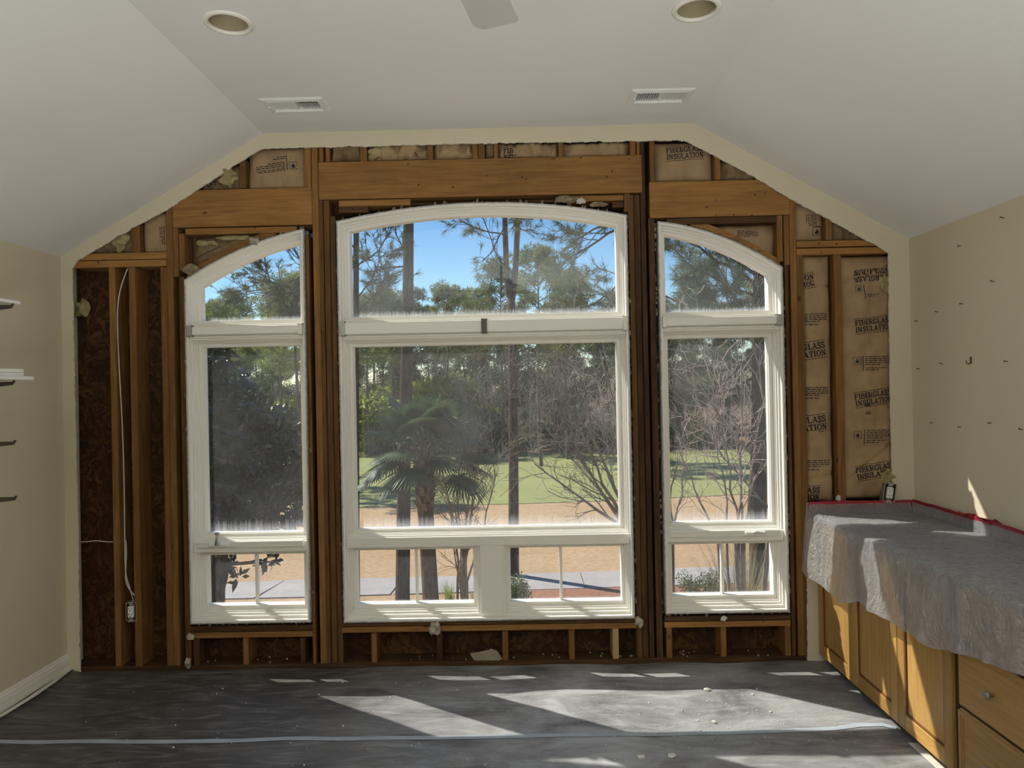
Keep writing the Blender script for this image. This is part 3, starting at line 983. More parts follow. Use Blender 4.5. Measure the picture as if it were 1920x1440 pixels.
# ------------------------------------------------------------ printed lettering (slab serif strokes, unit height)
def arc(cx, cz, rx, rz, a0, a1, n=10):
    return [(cx + rx*math.cos(math.radians(a0+(a1-a0)*k/n)), cz + rz*math.sin(math.radians(a0+(a1-a0)*k/n))) for k in range(n+1)]
TK, TN = .24, .14      # thick and thin strokes
def serif(x, z, w=.34): return ([(x-w/2, z), (x+w/2, z)], TN)
LET = {
 'F': (.78, [([(.2, 0), (.2, 1)], TK), ([(.05, .95), (.74, .95)], TN), ([(.70, .98), (.70, .72)], TN), ([(.2, .5), (.55, .5)], TN), ([(.55, .62), (.55, .38)], TN), serif(.2, .05, .38)]),
 'I': (.46, [([(.23, 0), (.23, 1)], TK), serif(.23, .05, .40), serif(.23, .95, .40)]),
 'B': (.84, [([(.2, 0), (.2, 1)], TK), ([(.05, .95), (.45, .95)] + arc(.45, .74, .24, .21, 90, -90) + [(.2, .53)], TN), ([(.2, .53), (.48, .53)] + arc(.48, .29, .27, .24, 90, -90) + [(.05, .05)], TN), ([(.68, .84), (.68, .64)], TK*.8), ([(.73, .40), (.73, .18)], TK*.8)]),
 'E': (.80, [([(.2, 0), (.2, 1)], TK), ([(.05, .95), (.74, .95)], TN), ([(.71, .98), (.71, .72)], TN), ([(.2, .5), (.55, .5)], TN), ([(.55, .62), (.55, .38)], TN), ([(.05, .05), (.76, .05)], TN), ([(.73, .02), (.73, .28)], TN)]),
 'R': (.90, [([(.2, 0), (.2, 1)], TK), ([(.05, .95), (.48, .95)] + arc(.48, .72, .24, .23, 90, -90) + [(.2, .49)], TN), ([(.70, .84), (.70, .62)], TK*.8), ([(.45, .49), (.74, .05)], TK*.9), serif(.2, .05, .36), ([(.66, .05), (.92, .05)], TN)]),
 'G': (.92, [(arc(.46, .5, .36, .45, 55, 325), TN*1.3), ([(.11, .65), (.11, .35)], TK), ([(.76, .98), (.76, .70)], TN), ([(.72, .06), (.72, .42)], TK*.9), ([(.52, .42), (.90, .42)], TN)]),
 'L': (.76, [([(.2, 0), (.2, 1)], TK), serif(.2, .95, .38), ([(.05, .05), (.70, .05)], TN), ([(.68, .02), (.68, .32)], TN)]),
 'A': (.92, [([(.14, .03), (.44, .97)], TN), ([(.44, .97), (.76, .03)], TK), ([(.24, .32), (.66, .32)], TN), serif(.14, .05, .28), serif(.78, .05, .30)]),
 'S': (.76, [(arc(.38, .73, .24, .22, 20, 270, 10) + arc(.38, .27, .26, .24, 90, -160, 10), TN*1.5), ([(.66, .98), (.66, .72)], TN), ([(.10, .02), (.10, .28)], TN)]),
 'U': (.90, [([(.2, 1), (.2, .35)] , TK), (arc(.46, .34, .27, .29, 180, 360), TN*1.2), ([(.73, .33), (.73, 1)], TN), serif(.2, .95, .36), serif(.73, .95, .30)]),
 'T': (.84, [([(.42, 0), (.42, 1)], TK), ([(.06, .95), (.78, .95)], TN), ([(.09, .98), (.09, .68)], TN), ([(.75, .98), (.75, .68)], TN), serif(.42, .05, .40)]),
 'O': (.92, [(arc(.46, .5, .35, .45, 0, 360, 22), TN*1.2), ([(.12, .68), (.12, .32)], TK), ([(.80, .68), (.80, .32)], TK)]),
 'N': (.96, [([(.2, .03), (.2, .97)], TN), ([(.2, .97), (.76, .03)], TK), ([(.76, .03), (.76, .97)], TN), serif(.2, .05, .30), ([(.05, .95), (.24, .95)], TN), serif(.76, .95, .30)]),
}
def stroke_quads(pts, w, seg=.25):
    """centre line -> list of quads in 2-d"""
    out = []
    for a, b in zip(pts[:-1], pts[1:]):
        d = (b[0]-a[0], b[1]-a[1]); L = math.hypot(*d)
        if L < 1e-6: continue
        n = (-d[1]/L*w/2, d[0]/L*w/2); m = max(1, int(math.ceil(L/seg)))
        e = min(.02, L*.2) if len(pts) > 2 else 0
        for k in range(m):
            f0, f1 = k/m, (k+1)/m
            p = (a[0]+d[0]*f0, a[1]+d[1]*f0); q = (a[0]+d[0]*f1, a[1]+d[1]*f1)
            if k == 0: p = (p[0]-d[0]/L*e, p[1]-d[1]/L*e)
            if k == m-1: q = (q[0]+d[0]/L*e, q[1]+d[1]/L*e)
            out.append([(p[0]+n[0], p[1]+n[1]), (q[0]+n[0], q[1]+n[1]), (q[0]-n[0], q[1]-n[1]), (p[0]-n[0], p[1]-n[1])])
    return out
COND = .86
def word_quads(word):
    x = 0; out = []
    for ch in word:
        w, st = LET[ch]
        for pts, t in st:
            for q in stroke_quads(pts, t): out.append([((p[0]+x)*COND, p[1]) for p in q])
        x += w + .03
    return out, x*COND
def place(quads, cx, cz, s, rot=0, flip=1):
    c, sn = math.cos(rot), math.sin(rot)
    return [[(cx + (p[0]*c - p[1]*sn)*s, cz + (p[0]*sn + p[1]*c)*s) for p in q] for q in quads]
def logo_quads(w1, w2, rules=True, rw=None):
    """two words between two rules; height about 3.1 units"""
    q1, l1 = word_quads(w1); q2, l2 = word_quads(w2)
    L = max(l1, l2)
    o = [[(p[0], p[1]+1.25) for p in q] for q in q1] + [[(p[0]+(L-l2)*.5*0, p[1]) for p in q] for q in q2]
    if rules:
        o += stroke_quads([(-.1, 2.52), (L+.1, 2.52)], .09) + stroke_quads([(-.1, -.30), (L+.1, -.30)], .09)
    return o, L
def para_quads(w, lines, seed, lh=1.0):
    """rows of tiny unreadable print as word-long dashes"""
    r = random.Random(seed); o = []
    for i in range(lines):
        x = 0; ww = w*(1 if i < lines-1 else .6)
        while x < ww:
            l = r.uniform(.8, 2.6)
            l = min(l, ww - x)
            if l > .3: o += stroke_quads([(x, -i*lh), (x+l, -i*lh)], .42, 1.5)
            x += l + .5
    return o
def icon_quads():
    """flame in a square"""
    o = []
    for a, b in (((0, 0), (1, 0)), ((1, 0), (1, 1)), ((1, 1), (0, 1)), ((0, 1), (0, 0))): o += stroke_quads([a, b], .06)
    fl = [(.5, .14), (.30, .22), (.24, .40), (.34, .55), (.40, .48), (.44, .68), (.58, .86), (.58, .66), (.70, .52), (.76, .36), (.68, .20)]
    for k in range(1, len(fl)-1): o.append([fl[0], fl[k], fl[k+1], fl[k+1]])
    return o

# ------------------------------------------------------------ insulation batts
def batt(u0, v0, u1, v1, label, bulge=.05, seed=1, mat='kraft', crumple=.006, prints=(), dy=.045, tucks=(), cscale=9.0, wool=None, clip=None):
    """paper-faced batt filling the cavity between two studs; corners given in the photograph"""
    um, vm = (u0+u1)/2, (v0+v1)/2
    x0, x1 = wx(u0, vm), wx(u1, vm); z1, z0 = wz(um, v0), wz(um, v1)
    yb = YF + dy
    W, H = x1-x0, z1-z0
    def depth(x, z):
        a = min(max((x-x0)/W, 0), 1); b = min(max((z-z0)/H, 0), 1)
        pr = (1-(2*a-1)**4)**.7
        m = min(.09, H*.35)
        pz_ = min(1, min(b, 1-b)*H/m); pz_ = math.sqrt(max(0, 1-(1-pz_)**2))
        y = yb + .02 - bulge*pr*pz_
        y -= crumple*mnoise.fractal(Vector((x*cscale, z*cscale*.55, seed*7.7)), 1.0, 2.0, 4)
        y -= crumple*.7*abs(mnoise.noise(Vector((x*cscale*2.3+3, z*cscale*.9, seed*3.1))))
        for tz, tw, td, sl in tucks:      # folds across the batt
            q = (z - tz - sl*(x-x0))/tw
            if abs(q) < 3: y += td*math.exp(-q*q) - (td*.6 if 0 < q < 1.2 else 0)*math.exp(-(q-.6)**2*4)
        return max(y, D+.0135)
    nx_ = max(10, min(40, int(W/.010))); nz_ = max(8, min(150, int(H/.011)))
    V = []; F = []
    for j in range(nz_+1):
        for i in range(nx_+1):
            x = x0 + W*i/nx_; z = z0 + H*j/nz_
            V.append((x, depth(x, z), z))
    k = nx_+1
    F = [(j*k+i, j*k+i+1, (j+1)*k+i+1, (j+1)*k+i) for j in range(nz_) for i in range(nx_)]
    if clip:
        F = [f for f in F if min(V[q][2] - clip(V[q][0]) for q in f) > .012]
    # back and sides
    n = len(V)
    if not clip: V += [(x0, YS-.004, z0), (x1, YS-.004, z0), (x1, YS-.004, z1), (x0, YS-.004, z1)]
    if not clip: F += [(n+1, n, n+3, n+2), (0, n, n+1, nx_), (nz_*k, nz_*k+nx_, n+2, n+3), (0, nz_*k, n+3, n), (nx_, n+1, n+2, nz_*k+nx_)]
    me = bpy.data.meshes.new('insulation_batt'); me.from_pydata(V, [], F)
    me.polygons.foreach_set('use_smooth', [True]*len(F)); me.update()
    root = link_mesh('insulation_batt', me, M[mat])
    tag(root, label, 'insulation', 'insulation batts in the stud wall')
    if prints:
        pv = []; pf = []
        for quads in prints:
            for q in quads:
                cx = sum(p[0] for p in q)/4; cz = sum(p[1] for p in q)/4
                if not (x0+.002 < cx < x1-.002 and z0+.002 < cz < z1-.002): continue
                b = len(pv)
                for p in q:
                    xx = min(max(p[0], x0+.001), x1-.001)
                    pv.append((xx, depth(xx, p[1]) - .0022, p[1]))
                pf.append((b, b+1, b+2, b+3))
        if pf:
            me = bpy.data.meshes.new('printed_text'); me.from_pydata(pv, [], pf); me.update()
            o = link_mesh('printed_text', me, M['ink'], root); tag(o, 'black printed words and warning marks', kind='stuff')
    if wool:
        mb = MB()
        for (u, v, r, sx, sz) in wool:
            p = at(u, v, YF+.03); mb.blob((p.x, depth(p.x, p.z)-.004, p.z), r, u*.13, 3, .55, (sx, .6, sz))
        o = mb.obj('wool', M['fluff'], root, True); tag(o, 'yellowish bare fibreglass')
    return root

def pt(u, v):
    p = at(u, v, YF+.01); return p.x, p.z
PXM = YF/F_PX    # metres per pixel on the wall
def logo(u, v, wpx, rot, w1='FIBERGLASS', w2='INSULATION', full=None):
    q, L = logo_quads(w1, w2); x, z = pt(u, v)
    Lf = full or L
    return place(q, x, z, wpx*PXM/Lf, rot)
LFULL = logo_quads('FIBERGLASS', 'INSULATION')[1]
def logo_part(u, v, hpx, rot, w1, w2):
    """cut-off words: hpx is the letter height in pixels"""
    q, L = logo_quads(w1, w2); x, z = pt(u, v)
    return place(q, x, z, hpx*PXM, rot)
def para(u, v, wpx, lines, seed, rot=0, lpx=4.2):
    q = para_quads(wpx/lpx*1.0, lines, seed); x, z = pt(u, v)
    return place(q, x, z, lpx*PXM, rot)
def icon(u, v, s, rot=0):
    x, z = pt(u, v); return place(icon_quads(), x, z, s*PXM, rot)
def rule(u0, v0, u1, v1, w=1.4):
    a = pt(u0, v0); b = pt(u1, v1); return stroke_quads([a, b], w*PXM, .02)

ro = .15
def zt_(v, u=1620): return pt(u, v)[1]
# wide batt at the right edge
batt(1579, 478, 1690, 936, 'wide kraft batt with full print beside the right drywall edge', .046, 1, tucks=[(zt_(528), .012, .02, .3), (zt_(905), .02, .012, .8)],
     crumple=.013, cscale=7, dy=.035,
     prints=[logo(1605, 624, 71, .10), logo(1604, 762, 71, .13), logo(1608, 900, 71, .16),
             icon(1601, 683, 13), rule(1618.5, 667, 1618.5, 696), para(1623, 669, 50, 5, 3, 0, 3.6), para(1623, 690, 40, 2, 4, 0, 3.6),
             icon(1602, 822, 13), rule(1620, 805, 1620, 834), para(1624, 807, 50, 5, 5, 0, 3.6), para(1624, 826, 40, 2, 6, 0, 3.6),
             icon(1604, 547, 11), rule(1619, 535, 1621, 560), para(1624, 552, 24, 2, 9, 0, 3.4),
             place(logo_quads('FIBERGLASS', 'INSULATION', False)[0], *pt(1672, 501), 71*PXM/LFULL, PI + .06),
             place(word_quads('R')[0], *pt(1631, 777), 8.5*PXM, PI/2), place(word_quads('B')[0], *pt(1630, 762), 8.5*PXM, PI/2)],
     wool=[(1655, 532, .03, 1.0, 1.6)])
# narrow batt beside it
batt(1509, 478, 1564, 942, 'narrow kraft batt with cut-off print right of the right window', .040, 2, tucks=[(zt_(524, 1530), .010, .018, -.2), (zt_(812, 1530), .006, .014, .1), (zt_(900, 1530), .008, .016, .2)],
     crumple=.014, cscale=8, dy=.035,
     prints=[logo_part(1508, 672, 11.5, .13, 'GLASS', 'ATION'), logo_part(1509, 810, 11.5, .13, 'GLASS', 'ATION'), logo_part(1509, 939, 10.5, .05, 'LASS', 'TION'),
             logo_part(1502, 541, 10, .2, 'TION', 'TION')[-300:] ,
             para(1511, 589, 40, 5, 13, 0, 3.6), para(1511, 609, 40, 1, 14, 0, 3.6), para(1512, 727, 42, 5, 15, 0, 3.6), para(1512, 747, 40, 1, 16, 0, 3.6),
             para(1516, 864, 40, 4, 17, 0, 3.6), para(1516, 881, 36, 1, 18, 0, 3.6)])
# above the right window
batt(1231, 262, 1339, 337, 'kraft batt printed with two words high above the right window', .045, 3, crumple=.008,
     prints=[logo(1251, 299, 70, .06)])
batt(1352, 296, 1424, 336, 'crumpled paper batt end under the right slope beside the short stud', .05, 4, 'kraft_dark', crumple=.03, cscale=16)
batt(1494, 372, 1548, 450, 'small kraft batt with warning print under the right slope', .035, 5, crumple=.005,
     prints=[para(1531, 400, 22, 6, 21, -PI/2+.05, 3.4), icon(1527, 440, 15, 0), rule(1527, 423, 1552, 423)])
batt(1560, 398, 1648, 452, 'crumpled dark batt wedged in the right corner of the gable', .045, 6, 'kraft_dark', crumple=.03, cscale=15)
batt(1290, 418, 1458, 492, 'wrinkled batt in the cavity over the right window arch', .05, 7, 'kraft', clip=W3.top, crumple=.022, cscale=9, dy=.07,
     prints=[para(1385, 430, 40, 4, 31, -.1, 3.4)])
# above the left window
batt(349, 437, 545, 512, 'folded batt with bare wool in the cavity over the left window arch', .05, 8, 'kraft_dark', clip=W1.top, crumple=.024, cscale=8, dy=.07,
     prints=[rule(360, 482, 410, 460), rule(372, 488, 430, 472)], wool=[(440, 446, .03, 3.2, .6), (385, 456, .025, 2.2, .7)])
batt(261, 394, 313, 475, 'smooth kraft batt between two short studs left of the header', .045, 9, crumple=.005, prints=[para(305, 424, 34, 3, 41, -PI/2, 3.4)])
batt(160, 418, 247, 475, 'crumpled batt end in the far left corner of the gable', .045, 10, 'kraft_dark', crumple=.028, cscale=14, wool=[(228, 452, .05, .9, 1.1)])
x_, z_ = pt(540, 296)
batt(461, 272, 572, 353, 'kraft batt with upside-down print above the left header', .045, 11, crumple=.012, tucks=[(zt_(318, 520), .01, .006, .05)],
     prints=[para(535, 318, 56, 5, 51, PI+.08, 3.6), para(534, 297, 26, 2, 52, PI+.05, 3.6), icon(543, 316, 13), rule(536, 290, 539, 318)])
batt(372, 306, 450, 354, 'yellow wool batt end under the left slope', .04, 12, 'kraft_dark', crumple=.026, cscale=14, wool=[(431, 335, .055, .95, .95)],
     prints=[logo_part(385, 350, 9, .25, 'NO', 'LAT')])
# row above the middle header
row = [(619, 675, 'kraft_dark', .03, 'dark crumpled batt end'), (689, 800, 'kraft', .03, 'bunched batt showing wool'), (813, 884, 'kraft', .026, 'creased kraft batt end'),
       (910, 926, 'kraft_dark', .02, 'narrow batt sliver'), (935, 1046, 'kraft', .022, 'kraft batt end with some print'), (1058, 1180, 'kraft', .014, 'long smooth batt end')]
where = ['leftmost above the middle header', 'second from left above the middle header', 'third from left above the middle header', 'between two close blocks above the middle header',
         'right of the close blocks above the middle header', 'rightmost above the middle header']
for i, (a, b, m, cr, lb) in enumerate(row):
    t = 299 - (a-620)*.016
    pr = []
    if i == 4: pr = [logo_part(945, 300, 10, .05, 'FIB', 'NSU')]
    if i == 1: pr = [icon(775, 292, 9)]
    batt(a-1, 262, b+1, t, lb + ' ' + where[i], .045, 30+i, m, crumple=cr*1.7, cscale=15, prints=pr, wool=[(708, 288, .04, 1.5, .8)] if i == 1 else None)

# stamps on the sheathing of the left bay
mb = MB(); r = random.Random(5)
def stamp_box(u0, v0, u1, v1, rows):
    a = at(u0, v0, YS-.005); b = at(u1, v1, YS-.005); s = PXM*1.03
    qs = []
    for p, q in (((a.x, a.z), (b.x, a.z)), ((b.x, a.z), (b.x, b.z)), ((b.x, b.z), (a.x, b.z)), ((a.x, b.z), (a.x, a.z))): qs += stroke_quads([p, q], .9*s, .3)
    for k in range(rows):
        x = a.x + (b.x-a.x)*(k+.7)/(rows+.4); z = a.z - .008
        while z > b.z + .012:
            l = r.uniform(.006, .022)
            qs += stroke_quads([(x, z), (x, max(z-l, b.z+.006))], r.uniform(1.2, 2.6)*s, .3); z -= l + .008
    for q in qs: mb.add([(p[0], YS-.0052, p[1]) for p in q], [(0, 1, 2, 3)])
for bx in ((186, 780, 208, 812, 3), (189, 850, 208, 868, 2), (189, 882, 209, 910, 3), (190, 918, 210, 990, 2), (189, 996, 211, 1010, 3), (188, 1018, 212, 1050, 3), (192, 1070, 214, 1090, 2), (193, 1165, 216, 1235, 2)):
    stamp_box(*bx)
o = mb.obj('stamped_marks', M['faint_ink'], wall, fix=False); tag(o, 'dark rows of stamped marks on the sheathing', kind='stuff')

# ------------------------------------------------------------ wires and sockets
def cable(pts, r, name, label, Y=None):
    P = []
    for q in pts:
        P.append(at(q[0], q[1], q[2]))
    # smooth
    S = []
    for i in range(len(P)-1):
        p0, p1, p2, p3 = P[max(i-1, 0)], P[i], P[i+1], P[min(i+2, len(P)-1)]
        for k in range(6):
            t = k/6
            S.append(.5*((2*p1) + (p2-p0)*t + (2*p0-5*p1+4*p2-p3)*t*t + (3*p1-p0-3*p2+p3)*t**3))
    S.append(P[-1])
    mb = MB(); mb.tube(S, r, 7)
    return tag(mb.obj(name, M['cable'], None, True), label, 'cable')
yc = YF + .012
cable([(240, 503, yc), (236, 512, yc), (226, 542, yc), (221, 575, yc), (220.5, 620, yc), (224, 700, yc), (229, 790, yc), (232, 880, yc), (233.5, 960, yc), (234, 1020, yc), (236, 1075, yc), (245, 1108, yc), (251, 1130, yc+.02)], .0034,
      'electric_cable', 'long white cable hanging from the top plate to the left socket')
cable([(236, 1012, yc+.02), (237, 1040, yc), (235.5, 1085, yc), (243, 1105, yc), (254, 1119, yc+.01), (258, 1131, yc+.03)], .0034,
      'electric_cable', 'short white cable looping beside the long one above the left socket')
cable([(142, 1016, YF+.05), (160, 1016, YF+.045), (180, 1014, YF+.042), (200, 1016, YF+.04), (214, 1016, YF+.03)], .0034,
      'electric_cable', 'horizontal white cable crossing the left bay')

def socket(c, tilt, label, face_w=.033, yawz=0.0):
    """open device box with a double receptacle; c = centre of the face, built in place"""
    root = empty('wall_socket', c); tag(root, label, 'socket', None)
    ct, st = math.cos(tilt), math.sin(tilt); cy, sy = math.cos(yawz), math.sin(yawz)
    def put(mb, name, mat, label=None):
        mb.v = [(a*ct - z*st, b, a*st + z*ct) for a, b, z in mb.v]
        mb.v = [(a*cy - b*sy, a*sy + b*cy, z) for a, b, z in mb.v]
        o = mb.obj(name, M[mat]); o.parent = root
        if label: tag(o, label)
        return o
    mb = MB(); mb.ring([(-.032, -.055), (.032, -.055), (.032, .055), (-.032, .055)], [(-.029, -.052), (.029, -.052), (.029, .052), (-.029, .052)], -.002, .06)
    mb.box(-.031, .031, .056, .06, -.054, .054); put(mb, 'device_box', 'metal')
    mb = MB(); mb.box(-.017, .017, -.012, .035, -.034, .034, .004); put(mb, 'receptacle', 'white_plastic')
    for s in (-1, 1):
        mb = MB(); mb.box(-.012, .012, -.0035, -.0015, s*.050-.010, s*.050+.010, .001)
        for k in (-.011, .011): mb.lathe([(.0005, -.006), (.005, -.006), (.005, -.001), (.0005, -.001)], (k, 0, s*.058), 10, 'y')
        put(mb, 'mounting_ear', 'metal')
    mb = MB()
    for s in (-1, 1):
        zc = s*.0185
        mb.box(-.0095, -.0065, -.0128, -.0118, zc+.000, zc+.010); mb.box(.0055, .0085, -.0128, -.0118, zc+.001, zc+.009)
        mb.lathe([(.0003, -.0128), (.0032, -.0128), (.0032, -.0118)], (0, 0, zc-.008), 10, 'y')
    put(mb, 'slots', 'slot')
    
    for k in (-1, 1):
        mb = MB(); mb.box(k*.0245-.0035, k*.0245+.0035, -.001, .03, -.04, .04); put(mb, 'wiring_gap', 'slot')
    return root
socket(at(246, 1147, YF-.002), .0, 'open wall socket between two studs low in the left bay')
socket(at(1668, 924, D-.035), -.14, 'loose tilted socket box hanging above the covered counter', yawz=-.18)
# dark wool behind the loose box
chunk('wool_tuft', 1664, 895, .040, 'fluff', 'brown wool tuft behind the loose socket box', 'insulation', Y=D+.01, seed=31, sq=(.9, .6, 1.1))
chunk('plaster_chunk', 1572, 934, .014, 'plaster', 'white crumb on the backsplash edge at the stud foot', 'scrap', Y=D-.005, seed=32, sq=(.9, .8, 1.2))

# ------------------------------------------------------------ ceiling lamps, vents, fan
for i, (x, y) in enumerate(lamps):
    root = empty('recessed_light', (x, y, ZC))
    tag(root, ['left recessed ceiling light with white trim ring and tan can', 'right recessed ceiling light with white trim ring and tan can'][i], 'ceiling light', 'recessed ceiling lights')
    mb = MB(); mb.lathe([(.079, .004), (.079, -.006), (.086, -.009), (.100, -.004), (.102, .0005), (.079, .004)], (x, y, ZC), 48)
    mb.obj('trim_ring', M['trim'], root, True)
    mb = MB(); mb.lathe([(.0795, -.002), (.078, .05), (.072, .11), (.05, .14), (.001, .145)], (x, y, ZC), 40)
    mb.obj('can', M['can'], root, True, fix=False)
for i, (x, y) in enumerate(vents):
    root = empty('ceiling_vent', (x, y, ZC))
    tag(root, ['left ceiling vent, its dark louvres on the right half', 'right ceiling vent, its dark louvres on the left half'][i], 'vent', 'ceiling vents')
    def H(a, b): return [(x-a, y-b), (x+a, y-b), (x+a, y+b), (x-a, y+b)]
    mb = MB()
    o_, n_ = H(.170, .095), H(.128, .060)
    m_ = H(.160, .086)
    loops3 = [[(p[0], p[1], ZC-.001) for p in o_], [(p[0], p[1], ZC-.010) for p in m_], [(p[0], p[1], ZC-.015) for p in H(.134, .066)], [(p[0], p[1], ZC-.004) for p in n_], [(p[0], p[1], ZC+.03) for p in n_]]
    vs_ = [q for l in loops3 for q in l]
    mb.add(vs_, [(k*4+j, k*4+(j+1) % 4, k*4+4+(j+1) % 4, k*4+4+j) for k in range(4) for j in range(4)])
    mb.box(x-.0045, x+.0045, y-.06, y+.06, ZC-.006, ZC+.02)
    mb.box(x-.148, x-.144, y-.03, y+.012, ZC-.016, ZC-.004); mb.box(x-.150, x-.135, y-.006, y+.0, ZC-.020, ZC-.008)
    mb.obj('vent_frame', M['grille'], root)
    lo = MB()
    for k in range(20):
        xx = x - .122 + .0127*k
        if abs(xx-x) < .006: continue
        tlt = (-.0075 if xx > x else .0075)
        lo = MB()
        lo.add([(xx-tlt*.9, y-.059, ZC-.004), (xx-tlt*.9, y+.059, ZC-.004), (xx+tlt*.9, y+.059, ZC+.010), (xx+tlt*.9, y-.059, ZC+.010),
                (xx-tlt*.9+.0016, y-.059, ZC-.004), (xx-tlt*.9+.0016, y+.059, ZC-.004), (xx+tlt*.9+.0016, y+.059, ZC+.010), (xx+tlt*.9+.0016, y-.059, ZC+.010)],
               [(0, 1, 2, 3), (7, 6, 5, 4), (0, 4, 5, 1), (3, 2, 6, 7), (0, 3, 7, 4), (1, 5, 6, 2)])
        lo.obj('louvre', M['grille'], root)
    mb = MB(); a_, b_ = H(.127, .061), H(.127, .061)
    mb.add([(p[0], p[1], ZC+.012) for p in a_] + [(p[0], p[1], ZC+.20) for p in b_], [(0, 1, 5, 4), (1, 2, 6, 5), (2, 3, 7, 6), (3, 0, 4, 7), (4, 5, 6, 7)])
    mb.obj('duct', M['slot'], root)

fc = Vector((-.175, 1.27, 2.66))
fan = empty('ceiling_fan', fc); tag(fan, 'grey ceiling fan, one rounded blade tip showing at the top edge', 'ceiling fan')
mb = MB(); mb.lathe([(.001, .56), (.07, .555), (.065, .50), (.02, .47), (.013, .46), (.013, .16), (.03, .15), (.11, .13), (.13, .08), (.13, .02), (.09, -.03), (.04, -.05), (.001, -.055)], fc, 32)
mb.obj('motor', M['fan'], fan, True)
for k in range(5):
    a = math.radians(78.5 + 72*k)
    d = Vector((math.cos(a), math.sin(a), 0)); s = Vector((-d.y, d.x, 0))
    sk = -.35 if k == 0 else -.35
    def bp(t, w, h): 
        p = fc + d*t + s*w; return (p.x, p.y, p.z + h - .012 + w*.10)
    R0, R1, hw = .20, .655, .066
    # rounded, slightly raked tip
    outl = [(R0, -hw*.8), (R1 - .03, -hw)]
    cr = .028
    def tipx(w): return R1 - .36*(-w) * -1 if False else R1 + .36*w
    for q in range(5):
        th = -PI/2 + q*PI/8; outl.append((tipx(-hw) - cr + cr*math.cos(th) + .02, -hw + cr + cr*math.sin(th)))
    for q in range(5):
        th = q*PI/8; outl.append((tipx(hw) - cr + cr*math.cos(th), hw - cr + cr*math.sin(th)))
    outl += [(R0, hw*.8)]
    m = len(outl)
    mb = MB(); mb.add([bp(t, w, 0) for t, w in outl] + [bp(t, w, .006) for t, w in outl], [tuple(range(m)), tuple(range(2*m-1, m-1, -1))] + [(i, i+m, (i+1) % m+m, (i+1) % m) for i in range(m)])
    bl = mb.obj('blade', M['fan'], fan)
    mb = MB(); p, q = Vector(bp(.10, 0, .01)), Vector(bp(.26, 0, .012)); mb.tube([p, (p+q)/2 + Vector((0, 0, -.01)), q], [.014, .018, .02], 8)
    mb.obj('blade_arm', M['fan'], bl)

# ------------------------------------------------------------ shelves at the left edge
def zl(v): 
    a, b = -955, v - 725; y = b + .02*a
    return CAM_Z - y*3.35/F_PX
xt = XL + .335
def shelf_bracket(z, lab):
    mb = MB()
    mb.prism([(XL+.008, z-.09), (XL+.02, z-.09), (XL+.06, z-.045), (xt-.01, z-.016), (xt, z-.002), (xt+.002, z+.006), (xt-.008, z+.006), (xt-.010, z), (XL+.008, z)], 3.347, 3.353)
    o = mb.obj('shelf_bracket', M['dark_metal']); tag(o, lab, 'bracket', 'shelf brackets on the left wall')
zs_ = [zl(571), zl(716), zl(829), zl(934)]
for z, lab in zip(zs_, ('topmost grey shelf bracket under a single white board', 'second grey shelf bracket under the stacked white boards', 'third grey shelf bracket, empty, on the left wall', 'lowest grey shelf bracket, empty, on the left wall')):
    shelf_bracket(z, lab)
mb = MB(); mb.box(XL+.0, XL+.012, 3.338, 3.362, .75, 2.35, .002); tag(mb.obj('shelf_standard', M['dark_metal']), 'slotted upright rail carrying the brackets on the left wall', 'shelf rail')
def board(z, t, x1, y1, lab):
    mb = MB(); mb.box(XL+.014, x1, 1.9, y1, z, z+t, .002); tag(mb.obj('shelf_board', M['shelf']), lab, 'shelf board', 'white boards on the left wall brackets')
board(zs_[0]+.007, .016, xt+.0, 3.40, 'single white shelf board on the topmost bracket')
board(zs_[1]+.007, .017, xt+.045, 3.42, 'lowest of three stacked white boards on the second bracket')
board(zs_[1]+.025, .017, xt+.010, 3.40, 'middle of three stacked white boards on the second bracket')
board(zs_[1]+.043, .017, xt+.010, 3.40, 'top of three stacked white boards on the second bracket')

# ------------------------------------------------------------ nails left in the right wall
nl = [(1883, 409), (1801, 461), (1864, 528), (1806, 570), (1759, 585), (1721, 602), (1889, 678), (1768, 683), (1725, 692), (1750, 793), (1802, 801), (1858, 793), (1917, 806)]
r = random.Random(2)
NORD = ['topmost'] + ['%s from the top' % q for q in ('second', 'third', 'fourth', 'fifth', 'sixth', 'seventh', 'eighth', 'ninth', 'tenth', 'eleventh', 'twelfth')] + ['lowest']
for k, (u, v) in enumerate(sorted(nl, key=lambda q: q[1])):
    p = onx(u, v, XR)
    mb = MB(); q = p + Vector((-.016, r.uniform(-.004, .004), r.uniform(.0, .006)))
    mb.tube([p + Vector((.004, 0, 0)), q], [.0022, .0022], 6); mb.lathe([(.0003, -.001), (.0042, -.001), (.0042, .001), (.0003, .001)], q, 8, 'x')
    o = mb.obj('wall_nail', M['dark_metal']); tag(o, 'small dark nail in the bare right wall, ' + NORD[k], 'nail', 'nails left in the right wall')
p = onx(1821, 677, XR); mb = MB()
mb.box(p.x-.003, p.x, p.y-.006, p.y+.006, p.z-.012, p.z+.022, .001)
mb.tube([p + Vector((-.002, 0, -.004)), p + Vector((-.014, 0, -.016)), p + Vector((-.024, 0, -.010)), p + Vector((-.026, 0, .002))], .003, 7)
tag(mb.obj('picture_hook', M['dark_metal'], None, True), 'dark picture hook in the middle of the right wall', 'hook')

